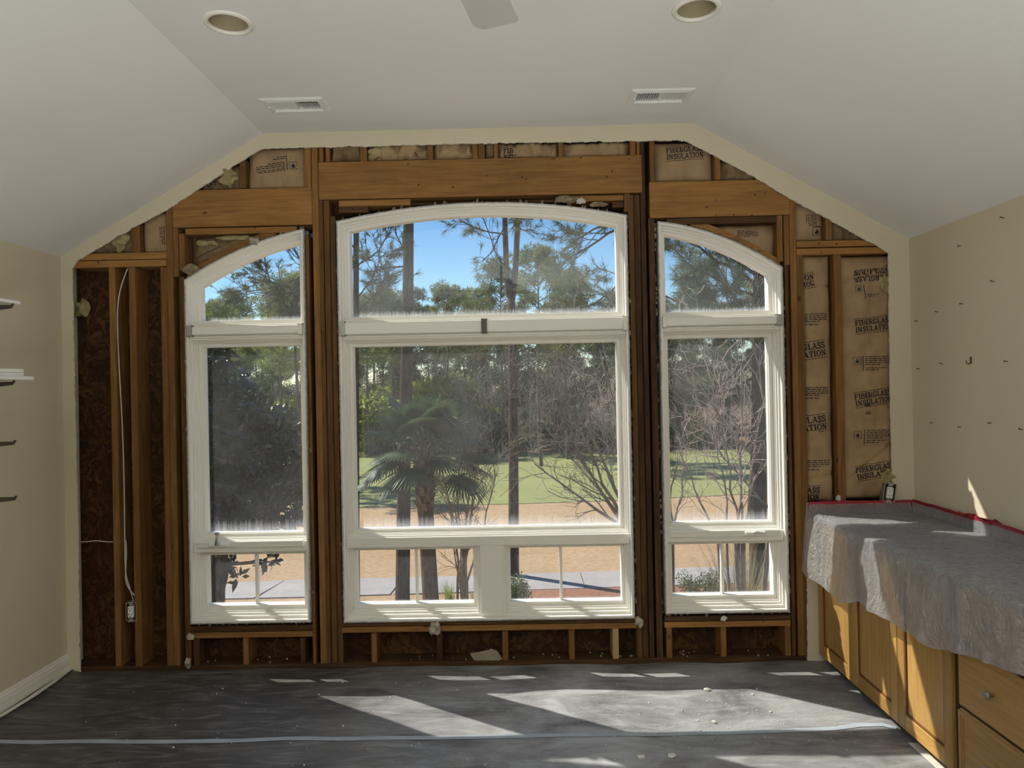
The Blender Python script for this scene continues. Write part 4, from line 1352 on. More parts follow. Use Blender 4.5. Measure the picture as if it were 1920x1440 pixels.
# ------------------------------------------------------------ base cabinets along the right wall
XC = 1.732
def put_face(mb, name, mat, parent, smooth=False):
    """built as x = along the run, y = into the cabinet; turned to face the room"""
    mb.v = [(XC + b, a, c) for a, b, c in mb.v]
    return mb.obj(name, mat, parent, smooth)
cab = empty('base_cabinet', (2.02, 3.55, 0)); tag(cab, 'honey oak base cabinet with three panelled doors next to the gutted wall', 'cabinet')
mb = MB(); mb.box(XC+.021, XR-.002, 2.893, D-.004, .062, .862); mb.obj('body', M['cab_v'], cab)
mb = MB(); mb.box(XC+.10, XC+.115, 2.893, D-.004, .012, .062); mb.obj('toe_kick', M['cab_shade'], cab)
mb = MB(); mb.box(XC+.018, XC+.022, 2.893, 2.912, .062, .862); mb.obj('gap_shade_strip', M['cab_shade'], cab)  # dark strip standing in for the shaded gap beside the drawers
def door(y0, y1, z0=.062, z1=.855):
    w = .058
    mb = MB()
    for a, b in ((y0, y0+w), (y1-w, y1)): mb.box(a, b, 0, .019, z0, z1, .002)
    d = put_face(mb, 'door', M['cab_v'], cab)
    for a, b in ((z0, z0+w+.012), (z1-w, z1)):
        mb = MB(); mb.box(y0+w, y1-w, 0, .019, a, b, .002); put_face(mb, 'rail', M['cab_h'], d)
    def R(i): return [(y0+w+i, z0+w+.012+i), (y1-w-i, z0+w+.012+i), (y1-w-i, z1-w-i), (y0+w+i, z1-w-i)]
    mb = MB()
    for l0, l1, a, b in ((0, .006, .003, .006), (.006, .010, .009, .012)): mb.ring(R(l0), R(l1), a, .019)
    put_face(mb, 'bead', M['cab_bead'], d)
    mb = MB(); mb.prism(R(.001), .010, .018); put_face(mb, 'panel', M['cab_v'], d)
door(3.788, 4.205); door(3.334, 3.783); door(2.914, 3.329)

drw = empty('drawer_cabinet', (2.02, 2.6, 0)); tag(drw, 'oak drawer cabinet with round grey knobs nearest the camera', 'cabinet')
mb = MB(); mb.box(XC+.021, XR-.002, 1.75, 2.890, .062, .862); mb.obj('body', M['cab_v'], drw)
mb = MB(); mb.box(XC+.10, XC+.115, 1.75, 2.890, .012, .062); mb.obj('toe_kick', M['cab_shade'], drw)
mb = MB(); mb.box(XC+.018, XC+.022, 2.43, 2.890, .062, .862); mb.obj('gap_shade_strip', M['cab_shade'], drw)  # dark sheet painted as the shade behind the drawer seams
def drawer(y0, y1, z0, z1, moulded, knobs=True):
    mb = MB(); mb.box(y0, y1, 0, .019, z0, z1, .005)
    d = put_face(mb, 'drawer', M['cab_h'], drw)
    if moulded:
        mb = MB()
        def R(i): return [(y0+i, z0+i), (y1-i, z0+i), (y1-i, z1-i), (y0+i, z1-i)]
        mb.ring(R(.004), R(.020), -.006, .004); mb.ring(R(.020), R(.030), -.003, .004)
        put_face(mb, 'moulding', M['cab_h'], d)
    ym, zm = (y0+y1)/2, (z0+z1)/2
    mb = MB(); mb.lathe([(.0005, -.030), (.010, -.029), (.0155, -.024), (.016, -.018), (.011, -.012), (.0065, -.008), (.0065, .002)], (0, 0, 0), 20, 'y')
    mb.v = [(a + ym, b - (.005 if moulded else 0), c + zm) for a, b, c in mb.v]
    k = put_face(mb, 'knob', M['pewter'], d, True); tag(k, 'round dull grey knob')
for (ya, yb) in ((2.452, 2.868), (2.02, 2.440)):
    drawer(ya, yb, .066, .350, True); drawer(ya, yb, .362, .612, False); drawer(ya, yb, .624, .856, False)

# worktop with upstand
mb = MB()
mb.box(1.705, XR-.002, 1.75, D-.004, .863, .886, .004)
mb.box(XR-.024, XR-.002, 1.75, D-.004, .886, .944, .002); mb.box(1.705, XR-.024, D-.026, D-.004, .886, .944, .002)
tag(mb.obj('countertop', M['counter']), 'grey countertop with a low upstand under the plastic film', 'countertop')

# plastic film over the worktop
hem = [(1509, 1067), (1535, 1090), (1556, 1106), (1578, 1129), (1592, 1131), (1608, 1127), (1632, 1143), (1663, 1160), (1700, 1182), (1725, 1193), (1755, 1217), (1789, 1221), (1824, 1231), (1860, 1243), (1899, 1257), (1990, 1290), (2150, 1330)]
hp = sorted([(onx(u, v, 1.672).y, onx(u, v, 1.672).z) for u, v in hem])
hy = [a for a, b in hp]; hz = [b for a, b in hp]
NS, NT_ = 190, 120
V = []
def sm(t): t = min(1, max(0, t)); return t*t*(3-2*t)
for j in range(NS+1):
    y = 4.2115 - (4.2115-1.85)*(j/NS)**1.05
    zh = float(np.interp(y, hy, hz))
    up = sm((y-4.150)/.05)
    for i in range(NT_+1):
        t = i/NT_
        nz1 = mnoise.fractal(Vector((y*3.1, t*5, 2.2)), 1.0, 2.0, 4); nz2 = mnoise.noise(Vector((y*14, t*9, 5.5)))
        if t < .10:      # upstand at the right wall
            f = t/.10; x = XR-.027 - .018*sm(f); z = .950 - .056*sm(f*1.05) + .004*nz2
        elif t < .55:
            f = (t-.10)/.45
            x = XR-.045 + (1.690-(XR-.045))*f
            z = .8905 + .011*abs(nz1) + .003*abs(nz2) + .012*max(0, mnoise.noise(Vector((x*3+y*2, y*1.2, 8))))*sm(f*4)*sm((1-f)*6)
            if f > .93: z -= .006*((f-.93)/.07)**2
            z = z*(1-up) + up*(.950+.004*nz2)
        else:
            f = (t-.55)/.45
            z = .886 + (zh-.886)*f
            z = z*(1-up*(1-f)) + up*(1-f)*.950
            fold = mnoise.noise(Vector((y*7.5, f*.8, 1.5))) + .5*mnoise.noise(Vector((y*19, f*1.6, 4.5)))
            x = 1.688 - .030*f**.8*(1+fold) - .010*abs(nz1)*f - .007*math.exp(-((f-.15)/.1)**2)*nz2
            x = min(x, 1.694)
        V.append((x, y + .004*nz2*(1-up), z))
k = NT_+1
Fq = [(j*k+i, j*k+i+1, (j+1)*k+i+1, (j+1)*k+i) for j in range(NS) for i in range(NT_)]
o = link_mesh('plastic_film', np_mesh('plastic_film', V, Fq, True), M['film'])
tag(o, 'clear wrinkled plastic film draped over the countertop and down the cabinet fronts', 'plastic sheet')

# red masking tape holding the film
mb = MB()
def ribbon(pts, w):
    """pts with the direction of the width"""
    vs = []
    for p, d in pts: vs += [Vector(p) - Vector(d)*w/2, Vector(p) + Vector(d)*w/2]
    mb.add(vs, [(2*i, 2*i+1, 2*i+3, 2*i+2) for i in range(len(pts)-1)])
r = random.Random(4)
pts = []
for k in range(30):
    f = k/29; pts.append(((1.69 + (XR-.03-1.69)*f, D-.0295, .945 + .004*mnoise.noise(Vector((f*9, 1, 1)))), (0, .12, 1)))
ribbon(pts, .030)
pts = []
for k in range(50):
    f = k/49; y = 4.19 - f*1.35
    pts.append(((XR-.0285, y, .950 + .005*mnoise.noise(Vector((f*14, 3, 1))) + (.006 if .38 < f < .56 else 0)), (-.2, 0, 1)))
ribbon(pts, .034)
pts = [((1.688, D-.030-.0*k, .952 - .012*k), (1, 0, .15)) for k in range(8)]
ribbon(pts, .022)
pts = [((XR-.034 - .016*math.sin(k*.9), 3.72 - .022*k, .962 + .010*math.sin(k*1.7)), (-.8, 0, .6)) for k in range(13)]
ribbon(pts, .04)
tag(mb.obj('red_masking_tape', M['red_tape'], fix=False), 'red masking tape along the top edge of the plastic film', 'tape')

# pale paper strip sticking out along the cabinet foot
o = floor_strip([(1712, 1396), (1722, 1405), (1745, 1424), (1775, 1450), (1850, 1510)], .045, 'paper_strip', M['paper'], .004)
tag(o, 'crumpled pale paper strip along the foot of the drawer cabinet', 'paper')
o = floor_strip([(-60, 1375), (0, 1352), (60, 1315), (100, 1288), (132, 1262)], .03, 'masking_paper', M['paper'], .02)
tag(o, 'pale paper edge curling up at the foot of the left baseboard', 'paper')

# demolition crumbs on the floor and in the cavities
mb = MB(); r = random.Random(17)
for k in range(420):
    u = r.gauss(1320, 130) if k < 290 else r.uniform(150, 1650)
    v = r.gauss(1345, 24) if k < 290 else r.uniform(1270, 1439)
    if not (60 < u < 1640 and 1265 < v < 1500): continue
    p = onz(u, v, .01)
    if p.x > 1.62 or p.y > D-.05 or p.y < 1.5: continue
    s = r.uniform(.0014, .0038) * (1.8 if r.random() < .08 else 1)
    mb.blob((p.x, p.y, sheet_z(p.x, p.y)+s*.4), s, r.random()*50, 1, .5, (1, 1, .7))
tag(mb.obj('plaster_crumbs', M['plaster']), 'white plaster crumbs strewn over the dark floor covering', 'debris', kind='stuff')
mb = MB()
for k in range(70):
    x = r.uniform(-2.0, 1.65); y = r.uniform(YF+.01, YS-.03); s = r.uniform(.003, .008)
    mb.blob((x, y, .038+s*.5), s, r.random()*50, 1, .5)
tag(mb.obj('cavity_crumbs', M['scrap']), 'dull crumbs lying on the bottom plate in the stud cavities', 'debris', kind='stuff')
for i, (u, v, s, lb) in enumerate(((1326, 1296, .016, 'white plaster flake on the sunlit floor below the right post'), (1262, 1421, .014, 'grey plaster crumb in the shade near the front edge, right one'),
                     (1200, 1422, .013, 'grey plaster crumb in the shade near the front edge, left one'), (1339, 1355, .012, 'white crumb on the sunlit tape'))):
    p = onz(u, v, .012); mb = MB(); mb.blob((p.x, p.y, sheet_z(p.x, p.y)+s*.35), s, i*7+3, 1, .5, (1.3, .9, .6))
    tag(mb.obj('plaster_chunk', M['plaster']), lb, 'scrap')

# ============================================================ outdoors
def g(u, v): return onz(u, v, GZ)
def plane(name, pts, z, mat, label, nsub=1, kind='structure'):
    V, Fs = fill_loops([[(p[0], p[1]) for p in pts]], lambda x, y: (x, y, z))
    mb = MB(); mb.add(V, Fs)
    me = mb.mesh(name, fix=False)
    if me.polygons[0].normal.z < 0: me.flip_normals()
    return tag(link_mesh(name, me, M[mat]), label, kind=kind)
plane('lawn', [(-260, 5), (260, 5), (260, 260), (-260, 260)], GZ, 'brown_grass', 'dormant tan lawn between the path and the green fairway')
fa = [g(300, 958), g(520, 955), g(670, 952), g(974, 945), g(1127, 940), g(1256, 934), g(1399, 927), g(1600, 915)]
pts = [(-90, fa[0].y)] + [(p.x, p.y) for p in fa] + [(80, fa[-1].y)]
fb = [(90, 57), (40, 56), (22, 55), (10, 54.5), (0, 55), (-10, 56), (-20, 58), (-90, 60)]
plane('fairway', pts + fb, GZ+.02, 'green_grass', 'mown green fairway across the middle distance')
plane('forest_floor', fb + [(-200, 90), (-200, 255), (200, 255), (200, 90)], GZ+.03, 'litter', 'brown leaf litter under the far trees')
# path of concrete slabs
path = empty('path', g(900, 1100)); tag(path, 'curving pale concrete path laid in slabs below the windows', kind='structure')
fe = [g(u, v) for u, v in ((150, 1103), (300, 1098), (432, 1094), (572, 1088), (666, 1086), (900, 1081), (974, 1077), (1167, 1072), (1260, 1067), (1405, 1063), (1600, 1056), (1800, 1048))]
ne = [g(u, v) for u, v in ((150, 1131), (300, 1127), (432, 1124), (572, 1121), (666, 1118), (900, 1111), (974, 1108), (1167, 1102), (1260, 1099), (1405, 1094), (1600, 1086), (1800, 1077))]
fx, fy = [p.x for p in fe], [p.y for p in fe]; nxx, nyy = [p.x for p in ne], [p.y for p in ne]
xj0 = g(1093, 1090).x - 1.62*9
for k in range(18):
    x0, x1 = xj0 + 1.62*k + .012, xj0 + 1.62*(k+1) - .012
    sl = .28*max(0, 6-k)*.35
    q = [(x0-sl, float(np.interp(x0-sl, nxx, nyy))), (x1-sl*.86, float(np.interp(x1-sl*.86, nxx, nyy))), (x1, float(np.interp(x1, fx, fy))), (x0, float(np.interp(x0, fx, fy)))]
    mb = MB(); mb.add([(a, b, GZ+.005) for a, b in q] + [(a, b, GZ+.028) for a, b in q], [(3, 2, 1, 0), (4, 5, 6, 7), (0, 1, 5, 4), (1, 2, 6, 5), (2, 3, 7, 6), (3, 0, 4, 7)])
    mb.obj('path_slab', M['path'], path)
bedp = [(p.x, p.y-.02) for p in ne if p.x > -1.0]
plane('planting_bed', [(g(985, 1112).x, 8.0), (16, 8.0)] + bedp[::-1] + [(g(985, 1112).x, bedp[0][1]-.1)], GZ+.02, 'bed', 'reddish pine straw bed between the house and the path')

# ------------------------------------------------------------ foliage generators
def tri_cloud(centers, radii, n, ln, wd, seed, flat=1.0, out=None, droop=0.0):
    """n thin triangles round every centre"""
    R = np.random.default_rng(seed)
    C = np.asarray(centers, dtype=float).reshape(-1, 3); K = len(C)
    rad = np.broadcast_to(np.asarray(radii, dtype=float), (K,))
    d = R.normal(size=(K, n, 3)); d /= np.linalg.norm(d, axis=2, keepdims=True)
    rr_ = R.random((K, n, 1))**.45 * rad[:, None, None]
    p = C[:, None, :] + d*rr_*np.array([1, 1, flat])
    e = R.normal(size=(K, n, 3))*.7 + d; e[..., 2] += .25 - droop; e /= np.linalg.norm(e, axis=2, keepdims=True)
    s = np.cross(e, R.normal(size=(K, n, 3))); s /= np.linalg.norm(s, axis=2, keepdims=True) + 1e-9
    L = ln*(.6+.8*R.random((K, n, 1)))
    A = p - s*wd/2; B = p + s*wd/2; T = p + e*L
    return np.stack([A, B, T], axis=2).reshape(-1, 3)
def leaf_quads(P, Nn, ln, wd, seed):
    """pointed leaves (two triangles as one folded quad) at P, facing about Nn"""
    R = np.random.default_rng(seed); n = len(P)
    d = R.normal(size=(n, 3))*.8 + Nn; d /= np.linalg.norm(d, axis=1, keepdims=True)
    s = np.cross(d, R.normal(size=(n, 3))); s /= np.linalg.norm(s, axis=1, keepdims=True)+1e-9
    L = (ln*(.7+.6*R.random((n, 1))))
    nn = np.cross(d, s)
    return np.stack([P, P + d*L*.45 + s*wd/2 + nn*wd*.12, P + d*L, P + d*L*.45 - s*wd/2 + nn*wd*.12], axis=1).reshape(-1, 3)
def tri_mesh(name, V): return np_mesh(name, V, np.arange(len(V)).reshape(-1, 3))
def quad_mesh(name, V): return np_mesh(name, V, np.arange(len(V)).reshape(-1, 4))

class Segs:
    """branch pieces -> one mesh of thin tapered tubes"""
    def __init__(s): s.a = []; s.b = []; s.ra = []; s.rb = []
    def add(s, a, b, ra, rb): s.a.append(tuple(a)); s.b.append(tuple(b)); s.ra.append(ra); s.rb.append(rb)
    def mesh(s, name, n=4):
        A = np.array(s.a); B = np.array(s.b); ra = np.array(s.ra)[:, None, None]; rb = np.array(s.rb)[:, None, None]
        t = B-A; t /= np.linalg.norm(t, axis=1, keepdims=True)+1e-9
        ref = np.where(np.abs(t[:, 2:3]) < .9, np.array([[0, 0, 1.]]), np.array([[1., 0, 0]]))
        u = np.cross(t, ref); u /= np.linalg.norm(u, axis=1, keepdims=True)+1e-9
        w = np.cross(t, u)
        ang = np.arange(n)*2*PI/n
        off = u[:, None, :]*np.cos(ang)[None, :, None] + w[:, None, :]*np.sin(ang)[None, :, None]
        V = np.concatenate([A[:, None, :] + off*ra, B[:, None, :] + off*rb], axis=1).reshape(-1, 3)
        base = np.arange(len(A))[:, None, None]*(2*n)
        k = np.arange(n); kn = (k+1) % n
        q = np.stack([k, kn, kn+n, k+n], axis=1)[None]
        return np_mesh(name, V, (base+q).reshape(-1, 4), True)

def grow(S, p, d, L, r, lev, R, spread=.55, up=.12, kids=(3, 3, 3, 3), wig=.16, nseg=5, minr=.004, tips=None, shrink=.62):
    """a branch with its side branches"""
    p = Vector(p); d = Vector(d).normalized()
    st = L/nseg
    for k in range(nseg):
        r1 = max(minr, r*(1-.55/nseg*1))
        d2 = (d + Vector((R.gauss(0, wig), R.gauss(0, wig), R.gauss(0, wig)+up*.3))).normalized()
        q = p + d2*st
        S.add(p, q, r, r1)
        if lev > 0 and k >= 1:
            kk = kids[min(lev, len(kids)-1)]/(nseg-1)
            m = int(kk) + (1 if R.random() < kk-int(kk) else 0)
            for _ in range(m):
                ax = d2.orthogonal().normalized(); ax.rotate(Matrix.Rotation(R.uniform(0, 2*PI), 3, d2))
                dd = (d2*(1-spread*.4) + ax*spread*R.uniform(.7, 1.3) + Vector((0, 0, up))).normalized()
                grow(S, q, dd, L*shrink*R.uniform(.7, 1.15), max(minr, r1*.58), lev-1, R, spread, up, kids, wig, max(3, nseg-1), minr, tips, shrink)
        p, d, r = q, d2, r1
    if tips is not None: tips.append((p, d))

def copy_tree_to(root, loc, rz, s, label=None, group=None):
    c = root.copy(); COL.objects.link(c); c.location = loc; c.rotation_euler = (0, 0, rz); c.scale = (s, s, s)
    if label: c['label'] = label
    if group: c['group'] = group
    for ch in root.children:
        d = ch.copy(); COL.objects.link(d); d.parent = c
    return c
def plant(name, parts, label, cat, group=None):
    """thing at its base with parts (name, mesh, material, kind) in local coordinates"""
    e = empty(name); tag(e, label, cat, group)
    for nm, me, mt, kd in parts:
        o = bpy.data.objects.new(nm, me); me.materials.append(M[mt]); COL.objects.link(o); o.parent = e
        if kd: o['kind'] = kd
    return e

# far pine: straight trunk, rounded open crown
def far_pine(seed, H, h0, W, n_br=30, needles=60, mat='far_needle', low=False):
    R = random.Random(seed); S = Segs(); C = []; rad = []
    lean = R.uniform(-.25, .25)
    pp = []
    for k in range(13):
        f = k/12; pp.append(Vector((lean*f*f*2 + .10*math.sin(f*6+seed), .1*math.sin(f*5), H*f*.97)))
    for k in range(12): S.add(pp[k], pp[k+1], .19*(1-.75*k/12), .19*(1-.75*(k+1)/12))
    for i in range(n_br):
        f = R.random()**.8; h = h0 + (H-h0)*f
        i0 = min(11, int(h/H/.97*12)); base = pp[i0].lerp(pp[i0+1], .5); base.z = h
        L = W*(math.sin(PI*min(1, .18+.80*f))**.7)*R.uniform(.55, 1.1)
        a = R.uniform(0, 2*PI); up = .15 + .75*f
        d = Vector((math.cos(a), math.sin(a), up*.7)).normalized()
        q = base; prev = base
        for s_ in range(3):
            q = prev + (d + Vector((R.gauss(0, .15), R.gauss(0, .15), .05*s_)))*(L/3)
            S.add(prev, q, .05*(1-s_*.27), .05*(1-(s_+1)*.27)); prev = q
            if s_ > 0:
                for _ in range(2):
                    C.append(q + Vector((R.gauss(0, .35), R.gauss(0, .35), R.gauss(0.1, .2)))); rad.append(R.uniform(.35, .62))
    if low:
        for i in range(10):
            C.append(Vector((R.gauss(0, 1.3), R.gauss(0, 1.3), R.uniform(h0*.3, h0)))); rad.append(R.uniform(.4, .8))
    V = tri_cloud([tuple(c) for c in C], rad, needles, .34, .085, seed, .62)
    return [('trunk', S.mesh('pine_trunk', 6), 'far_bark', None), ('foliage', tri_mesh('pine_foliage', V), mat, 'stuff')]
def bare_tree(seed, H, lev=3, mat='grey_twig', stems=1, spread=.6, minr=.012, kids=(5, 5, 5, 5), up=.12, r0=None, splay=.25, wig=.16):
    R = random.Random(seed); S = Segs()
    for s_ in range(stems):
        a = 2*PI*s_/stems + R.uniform(-.5, .5)
        d = Vector((math.cos(a)*splay, math.sin(a)*splay, 1)) if stems > 1 else Vector((R.gauss(0, .06), R.gauss(0, .06), 1))
        grow(S, (math.cos(a)*.08*(stems > 1), math.sin(a)*.08*(stems > 1), 0), d, H*R.uniform(.5, .62), (r0 or H*.010)*R.uniform(.7, 1), lev, R, spread, up, kids, wig, 6, minr)
    return [('branches', S.mesh('bare_branches', 3), mat, 'stuff')]
def leaf_shrub(seed, w, h, n, ln, wd, mat, lumps=9, stem='twig'):
    R = random.Random(seed); C = []; rad = []
    for k in range(lumps):
        a = R.uniform(0, 2*PI); q = R.random()**.5*w*.36
        z = h*(.25 + .6*R.random()*(1-q/w))
        C.append((math.cos(a)*q, math.sin(a)*q, z)); rad.append(R.uniform(.20, .30)*min(w, h*1.1))
    NR = np.random.default_rng(seed)
    idx = NR.integers(0, lumps, n); d = NR.normal(size=(n, 3)); d /= np.linalg.norm(d, axis=1, keepdims=True)
    P = np.array(C)[idx] + d*(np.array(rad)[idx, None])*(NR.random((n, 1))**.30)
    P[:, 2] = np.maximum(P[:, 2], .03)
    S = Segs()
    for k in range(lumps):
        c = Vector(C[k]); S.add((c.x*.2, c.y*.2, 0), c, .02*max(w, h)*.5, .008*max(w, h)*.5)
    return [('stems', S.mesh('shrub_stems', 4), stem, None), ('foliage', quad_mesh('shrub_foliage', leaf_quads(P, d, ln, wd, seed)), mat, 'stuff')]

# ------------------------------------------------------------ far tree line
OR = random.Random(99)
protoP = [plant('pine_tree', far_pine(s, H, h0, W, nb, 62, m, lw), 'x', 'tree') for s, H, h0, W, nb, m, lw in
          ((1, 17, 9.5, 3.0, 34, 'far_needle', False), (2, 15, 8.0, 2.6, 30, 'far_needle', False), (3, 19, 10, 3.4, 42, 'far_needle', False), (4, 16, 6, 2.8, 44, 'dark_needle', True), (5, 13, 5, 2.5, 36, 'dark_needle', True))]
protoB = [plant('bare_tree', bare_tree(s, H, 3, m, st, sp), 'x', 'tree') for s, H, m, st, sp in
          ((11, 9, 'grey_twig', 1, .55), (12, 7.5, 'grey_twig', 1, .65), (13, 6, 'twig', 3, .6), (14, 5, 'red_twig', 4, .6))]
protoS = [plant('evergreen_shrub', leaf_shrub(s, w, h, n, .32, .16, m), 'x', 'shrub') for s, w, h, n, m in
          ((21, 4.2, 3.6, 2600, 'shrub'), (22, 3.6, 4.6, 2600, 'yellow_shrub'), (23, 5.0, 3.0, 2800, 'shrub'), (24, 6.5, 7.0, 4200, 'shrub'))]
used = set()
ROW = {}
def scatter(proto, u, Y, s, label, group, rz=None, z=GZ):
    if not 335 < u < 1475: return None
    x = at(u, 725, Y).x
    o = scatter_(proto, x, Y, s, label, group, rz, z)
    ROW.setdefault(label, []).append((u, o))
    return o
def scatter_(proto, x, Y, s, label, group, rz=None, z=GZ):
    rz = OR.uniform(0, 2*PI) if rz is None else rz
    if proto.name in used:
        return copy_tree_to(proto, (x, Y, z), rz, s, label, group)
    used.add(proto.name)
    proto.location = (x, Y, z); proto.rotation_euler = (0, 0, rz); proto.scale = (s, s, s)
    proto['label'] = label; proto['group'] = group
    return proto
GP = 'pines of the far tree line'; LP = 'tall pine of the far tree line'
# crowns that show singly against the sky (u of trunk, height of the top in the photograph)
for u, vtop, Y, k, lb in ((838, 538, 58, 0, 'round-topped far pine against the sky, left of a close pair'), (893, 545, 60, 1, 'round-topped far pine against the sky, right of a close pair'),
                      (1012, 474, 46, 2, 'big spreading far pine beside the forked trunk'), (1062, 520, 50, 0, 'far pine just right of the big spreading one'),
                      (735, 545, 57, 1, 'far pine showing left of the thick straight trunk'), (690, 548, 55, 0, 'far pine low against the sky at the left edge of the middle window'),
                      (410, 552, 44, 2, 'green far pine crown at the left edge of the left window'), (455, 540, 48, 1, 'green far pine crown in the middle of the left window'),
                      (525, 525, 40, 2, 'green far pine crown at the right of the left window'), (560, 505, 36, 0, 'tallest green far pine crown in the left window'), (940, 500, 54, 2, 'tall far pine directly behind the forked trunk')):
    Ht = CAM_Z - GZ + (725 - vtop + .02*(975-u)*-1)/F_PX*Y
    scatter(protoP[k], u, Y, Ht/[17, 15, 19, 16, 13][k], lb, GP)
for i in range(44):
    u = 250 + 1330*(i+OR.random())/44; Y = OR.uniform(66, 92)
    k = OR.choice([0, 1, 3, 3, 4, 4])
    scatter(protoP[k], u, Y, OR.uniform(.75, 1.0), LP, GP)
for i in range(30):
    u = 250 + 1350*(i+OR.random())/30; Y = OR.uniform(58, 68)
    scatter(protoP[OR.choice([3, 4, 4])], u, Y, OR.uniform(.55, .8), 'smaller dark far pine', 'small pines of the far tree line')
for i in range(34):
    u = 250 + 1350*(i+OR.random())/34; Y = OR.uniform(56, 66)
    scatter(protoB[OR.choice([0, 0, 1, 1, 2])], u, Y, OR.uniform(.8, 1.15), 'bare grey far tree', 'bare trees of the far brush')
for i in range(9):
    u = 900 + 560*(i+OR.random())/9; Y = OR.uniform(55, 60)
    scatter(protoB[3], u, Y, OR.uniform(.8, 1.2), 'bare reddish brush tree', 'reddish trees of the far brush')
for u, Y, s in ((690, 56, 1.2), (705, 57, 1.1), (740, 60, 1.35), (800, 57, 1.4), (835, 58, 1.5), (870, 58, 1.4), (520, 56, 1.0), (545, 57, 1.1), (1010, 60, .9), (760, 58, .8), (905, 60, .9)):
    scatter(protoS[1], u, Y, s, 'yellow-green far bush', 'yellow-green bushes of the far brush')
for i in range(26):
    u = 250 + 1350*(i+OR.random())/26; Y = OR.uniform(57, 63)
    scatter(protoS[OR.choice([0, 2])], u, Y, OR.uniform(.7, 1.0), 'dark green far bush', 'dark bushes of the far brush')
for i in range(34):
    u = 120 + 1600*(i+.5)/34; Y = OR.uniform(88, 104)
    scatter(protoS[3], u, Y, OR.uniform(1.0, 1.35), 'dense evergreen far thicket', 'thickets behind the far trees')

# each far plant is told apart by the window it shows in and its place in the row there
ORD = ['first', 'second', 'third', 'fourth', 'fifth', 'sixth', 'seventh', 'eighth', 'ninth', 'tenth', 'eleventh', 'twelfth', 'thirteenth', 'fourteenth', 'fifteenth', 'sixteenth', 'seventeenth', 'eighteenth', 'nineteenth', 'twentieth']
PLACES = [(335, 600, 'in the left window'), (600, 757, 'left of the thick straight trunk'), (757, 963, 'between thick straight and forked trunks'), (963, 1215, 'right of the forked trunk'), (1215, 1500, 'in the right window')]
for lb, row_ in ROW.items():
    if len(row_) < 2: continue
    row_.sort(key=lambda q: q[0])
    for a, b, pl in PLACES:
        mem = [o for u, o in row_ if a <= u < b]
        for i, o in enumerate(mem):
            o['label'] = lb + ' ' + pl + ('' if len(mem) == 1 else ', %s from left' % ORD[i])

# the woods run on past both sides of the windows
def mesh_arrays(me):
    V = np.empty(len(me.vertices)*3, dtype=np.float32); me.vertices.foreach_get('co', V)
    k = me.polygons[0].loop_total
    F = np.empty(len(me.loops), dtype=np.int32); me.loops.foreach_get('vertex_index', F)
    return V.reshape(-1, 3), F.reshape(-1, k)
acc = {}
for k in range(44):
    u = OR.uniform(-330, 320) if k % 2 else OR.uniform(1490, 2200)
    Y = OR.uniform(60, 88); x = at(u, 725, Y).x; a = OR.uniform(0, 2*PI)
    pr = OR.choice([protoP[0], protoP[3], protoP[4], protoS[0], protoS[3], protoB[0]])
    s = OR.uniform(.75, 1.05)
    Rm = np.array([[math.cos(a), -math.sin(a), 0], [math.sin(a), math.cos(a), 0], [0, 0, 1]])*s
    for ch in pr.children:
        V, Fm = mesh_arrays(ch.data)
        key = (ch.data.materials[0].name, Fm.shape[1])
        va, fa_ = acc.setdefault(key, ([], [])); off = sum(len(q) for q in va)
        va.append(V @ Rm.T + np.array([x, Y, GZ])); fa_.append(Fm + off)
woods = empty('woods', (0, 70, GZ)); tag(woods, 'woods running on beyond both sides of the window view', 'woods', kind='stuff')
for (mn, k), (va, fa_) in acc.items():
    o = link_mesh('tree_mass', np_mesh('tree_mass', np.concatenate(va), np.concatenate(fa_)), bpy.data.materials[mn], woods); o['kind'] = 'stuff'

# ------------------------------------------------------------ near pines
def needle_tufts(tips, seed, n=26, ln=.20, wd=.009, side=()):
    R = np.random.default_rng(seed)
    P = np.array([tuple(p) for p, d in tips]); Dn = np.array([tuple(d) for p, d in tips]); K = len(P)
    back = R.random((K, n, 1))*.16
    e = R.normal(size=(K, n, 3))*.62 + Dn[:, None, :]*.9; e /= np.linalg.norm(e, axis=2, keepdims=True)
    s = np.cross(e, R.normal(size=(K, n, 3))); s /= np.linalg.norm(s, axis=2, keepdims=True)+1e-9
    p = P[:, None, :] - Dn[:, None, :]*back
    L = ln*(.7+.6*R.random((K, n, 1)))
    return np.stack([p - s*wd/2, p + s*wd/2, p + e*L], axis=2).reshape(-1, 3)
def trunk_mb(pts, rad, n=14, seed=0):
    P = [Vector(p) for p in pts]; S = []; Rr = []
    for i in range(len(P)-1):
        m = max(2, int((P[i+1]-P[i]).length/.35))
        for k in range(m):
            f = k/m; S.append(P[i].lerp(P[i+1], f)); Rr.append((rad[i]+(rad[i+1]-rad[i])*f)*(1+.05*mnoise.noise(Vector((i+f, seed, 2)))))
    S.append(P[-1]); Rr.append(rad[-1])
    mb = MB(); mb.tube(S, Rr, n); return mb
def up_trunk(u, v, Y, z): 
    return at(u, v, Y)
